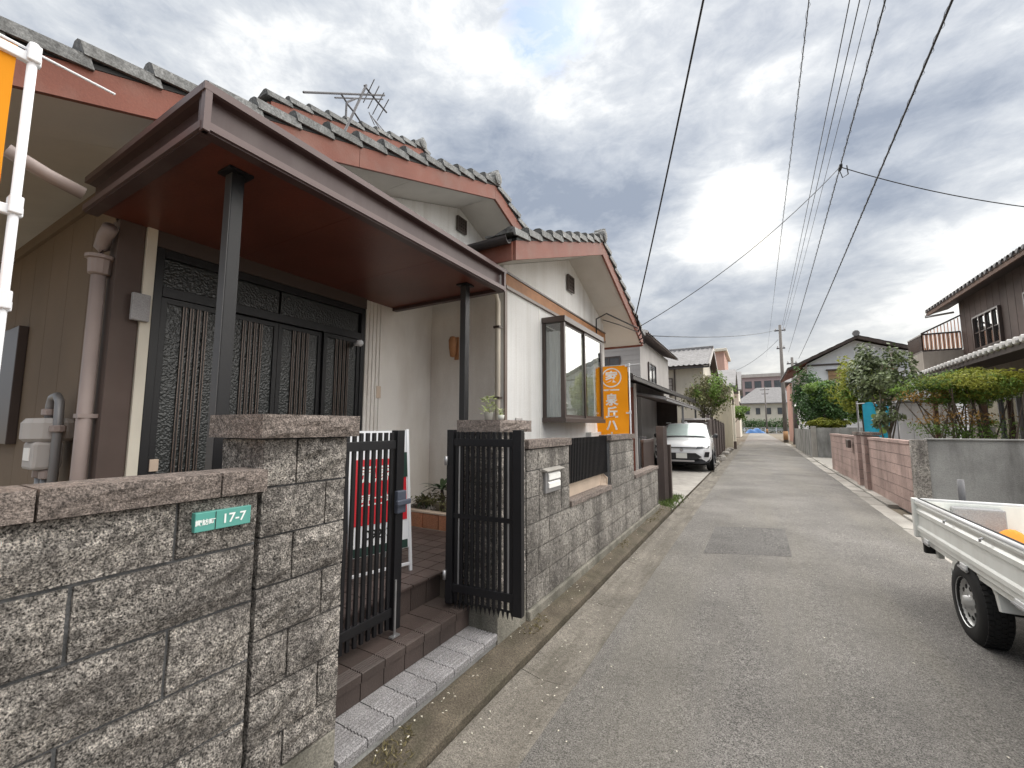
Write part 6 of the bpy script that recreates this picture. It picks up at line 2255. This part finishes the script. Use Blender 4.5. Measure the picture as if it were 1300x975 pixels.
MB().box(TX0 + .02, TX1 - .02, 1.80, 1.86, .30, .45).build('front_bumper', 'truck_rail', cb, bevel=.02)
# load: stone block with a pipe, planks and orange cloth
ld = thing('post_footing', (1.62, 4.35, .545), 'pale stone footing block with grey pipe on the truck bed', 'block')
lc = P(1232, 662, X=1.62)
lc = Vector((1.62, lc.y, .547))
MB().box(lc.x - .16, lc.x + .16, lc.y - .20, lc.y + .16, .547, .80).build('block', 'granite_block', ld, bevel=.012)
MB().tube([(lc.x - .03, lc.y + .02, .8), (lc.x - .03, lc.y + .02, 1.02)], .024, 12).build('pipe', 'pipe_grey', ld, smooth=True)
for k in range(4):
    q = MB()
    q.box(TX1 - .34, TX1 - .06 - .02 * k, TY0 + .1 + .03 * k, TY1 - .12 - .05 * k, .547 + .045 * k, .588 + .045 * k)
    tag(q.build('plank', ('post_cream', 'wall_tan', 'flag_white', 'pale_trim')[k], bevel=.003), ('cream plank lowest in the stack on the truck bed', 'tan plank second lowest in the truck bed stack', 'white plank second from the top of the truck bed stack', 'pink-tinted plank on top of the truck bed stack')[k], 'plank', 'planks on the truck bed')
q = MB()
oc = Vector((1.72, lc.y - .42, .547))
q.grid(lambda u, v: (oc.x + (u - .5) * .30, oc.y + (v - .5) * .30, .553 + .10 * max(0, 1 - (2 * u - 1) ** 2) * max(0, 1 - (2 * v - 1) ** 2) * (1 + .4 * math.sin(9 * u + 6 * v))), 14, 12)
tag(q.build('cloth_bundle', 'orange_cloth', smooth=True), 'orange cloth bundle lying beside the stone footing on the truck', 'cloth')

# leaf litter and grit on the gutters and the road
rg = random.Random(99)
q = MB()
for k in range(420):
    if k % 3 == 0:
        x_, z_ = rg.uniform(-.95, 1.65), .046
        z_ = .012 + .03 * math.sin(math.pi * (x_ + 1.0) / 2.75) + .004
    elif k % 3 == 1:
        x_, z_ = rg.uniform(-1.28, -1.0), .02
    else:
        x_, z_ = rg.uniform(-1.52, -1.34), .10
    y_ = 1.2 + 9 * rg.random() ** 1.6
    a = rg.uniform(0, 6.28)
    r_ = rg.uniform(.003, .010)
    q.add([(x_ + r_ * math.cos(a), y_ + r_ * math.sin(a), z_), (x_ - r_ * .5 * math.sin(a), y_ + r_ * .5 * math.cos(a), z_ + r_ * .4), (x_ - r_ * math.cos(a), y_ - r_ * math.sin(a), z_), (x_ + r_ * .5 * math.sin(a), y_ - r_ * .5 * math.cos(a), z_ + r_ * .3)], [(0, 1, 2, 3)])
tag(q.build('leaf_litter', 'post_cream', origin=(0, 4, 0)), 'pale grit and leaf bits scattered on lane and gutter', 'litter', kind='stuff')
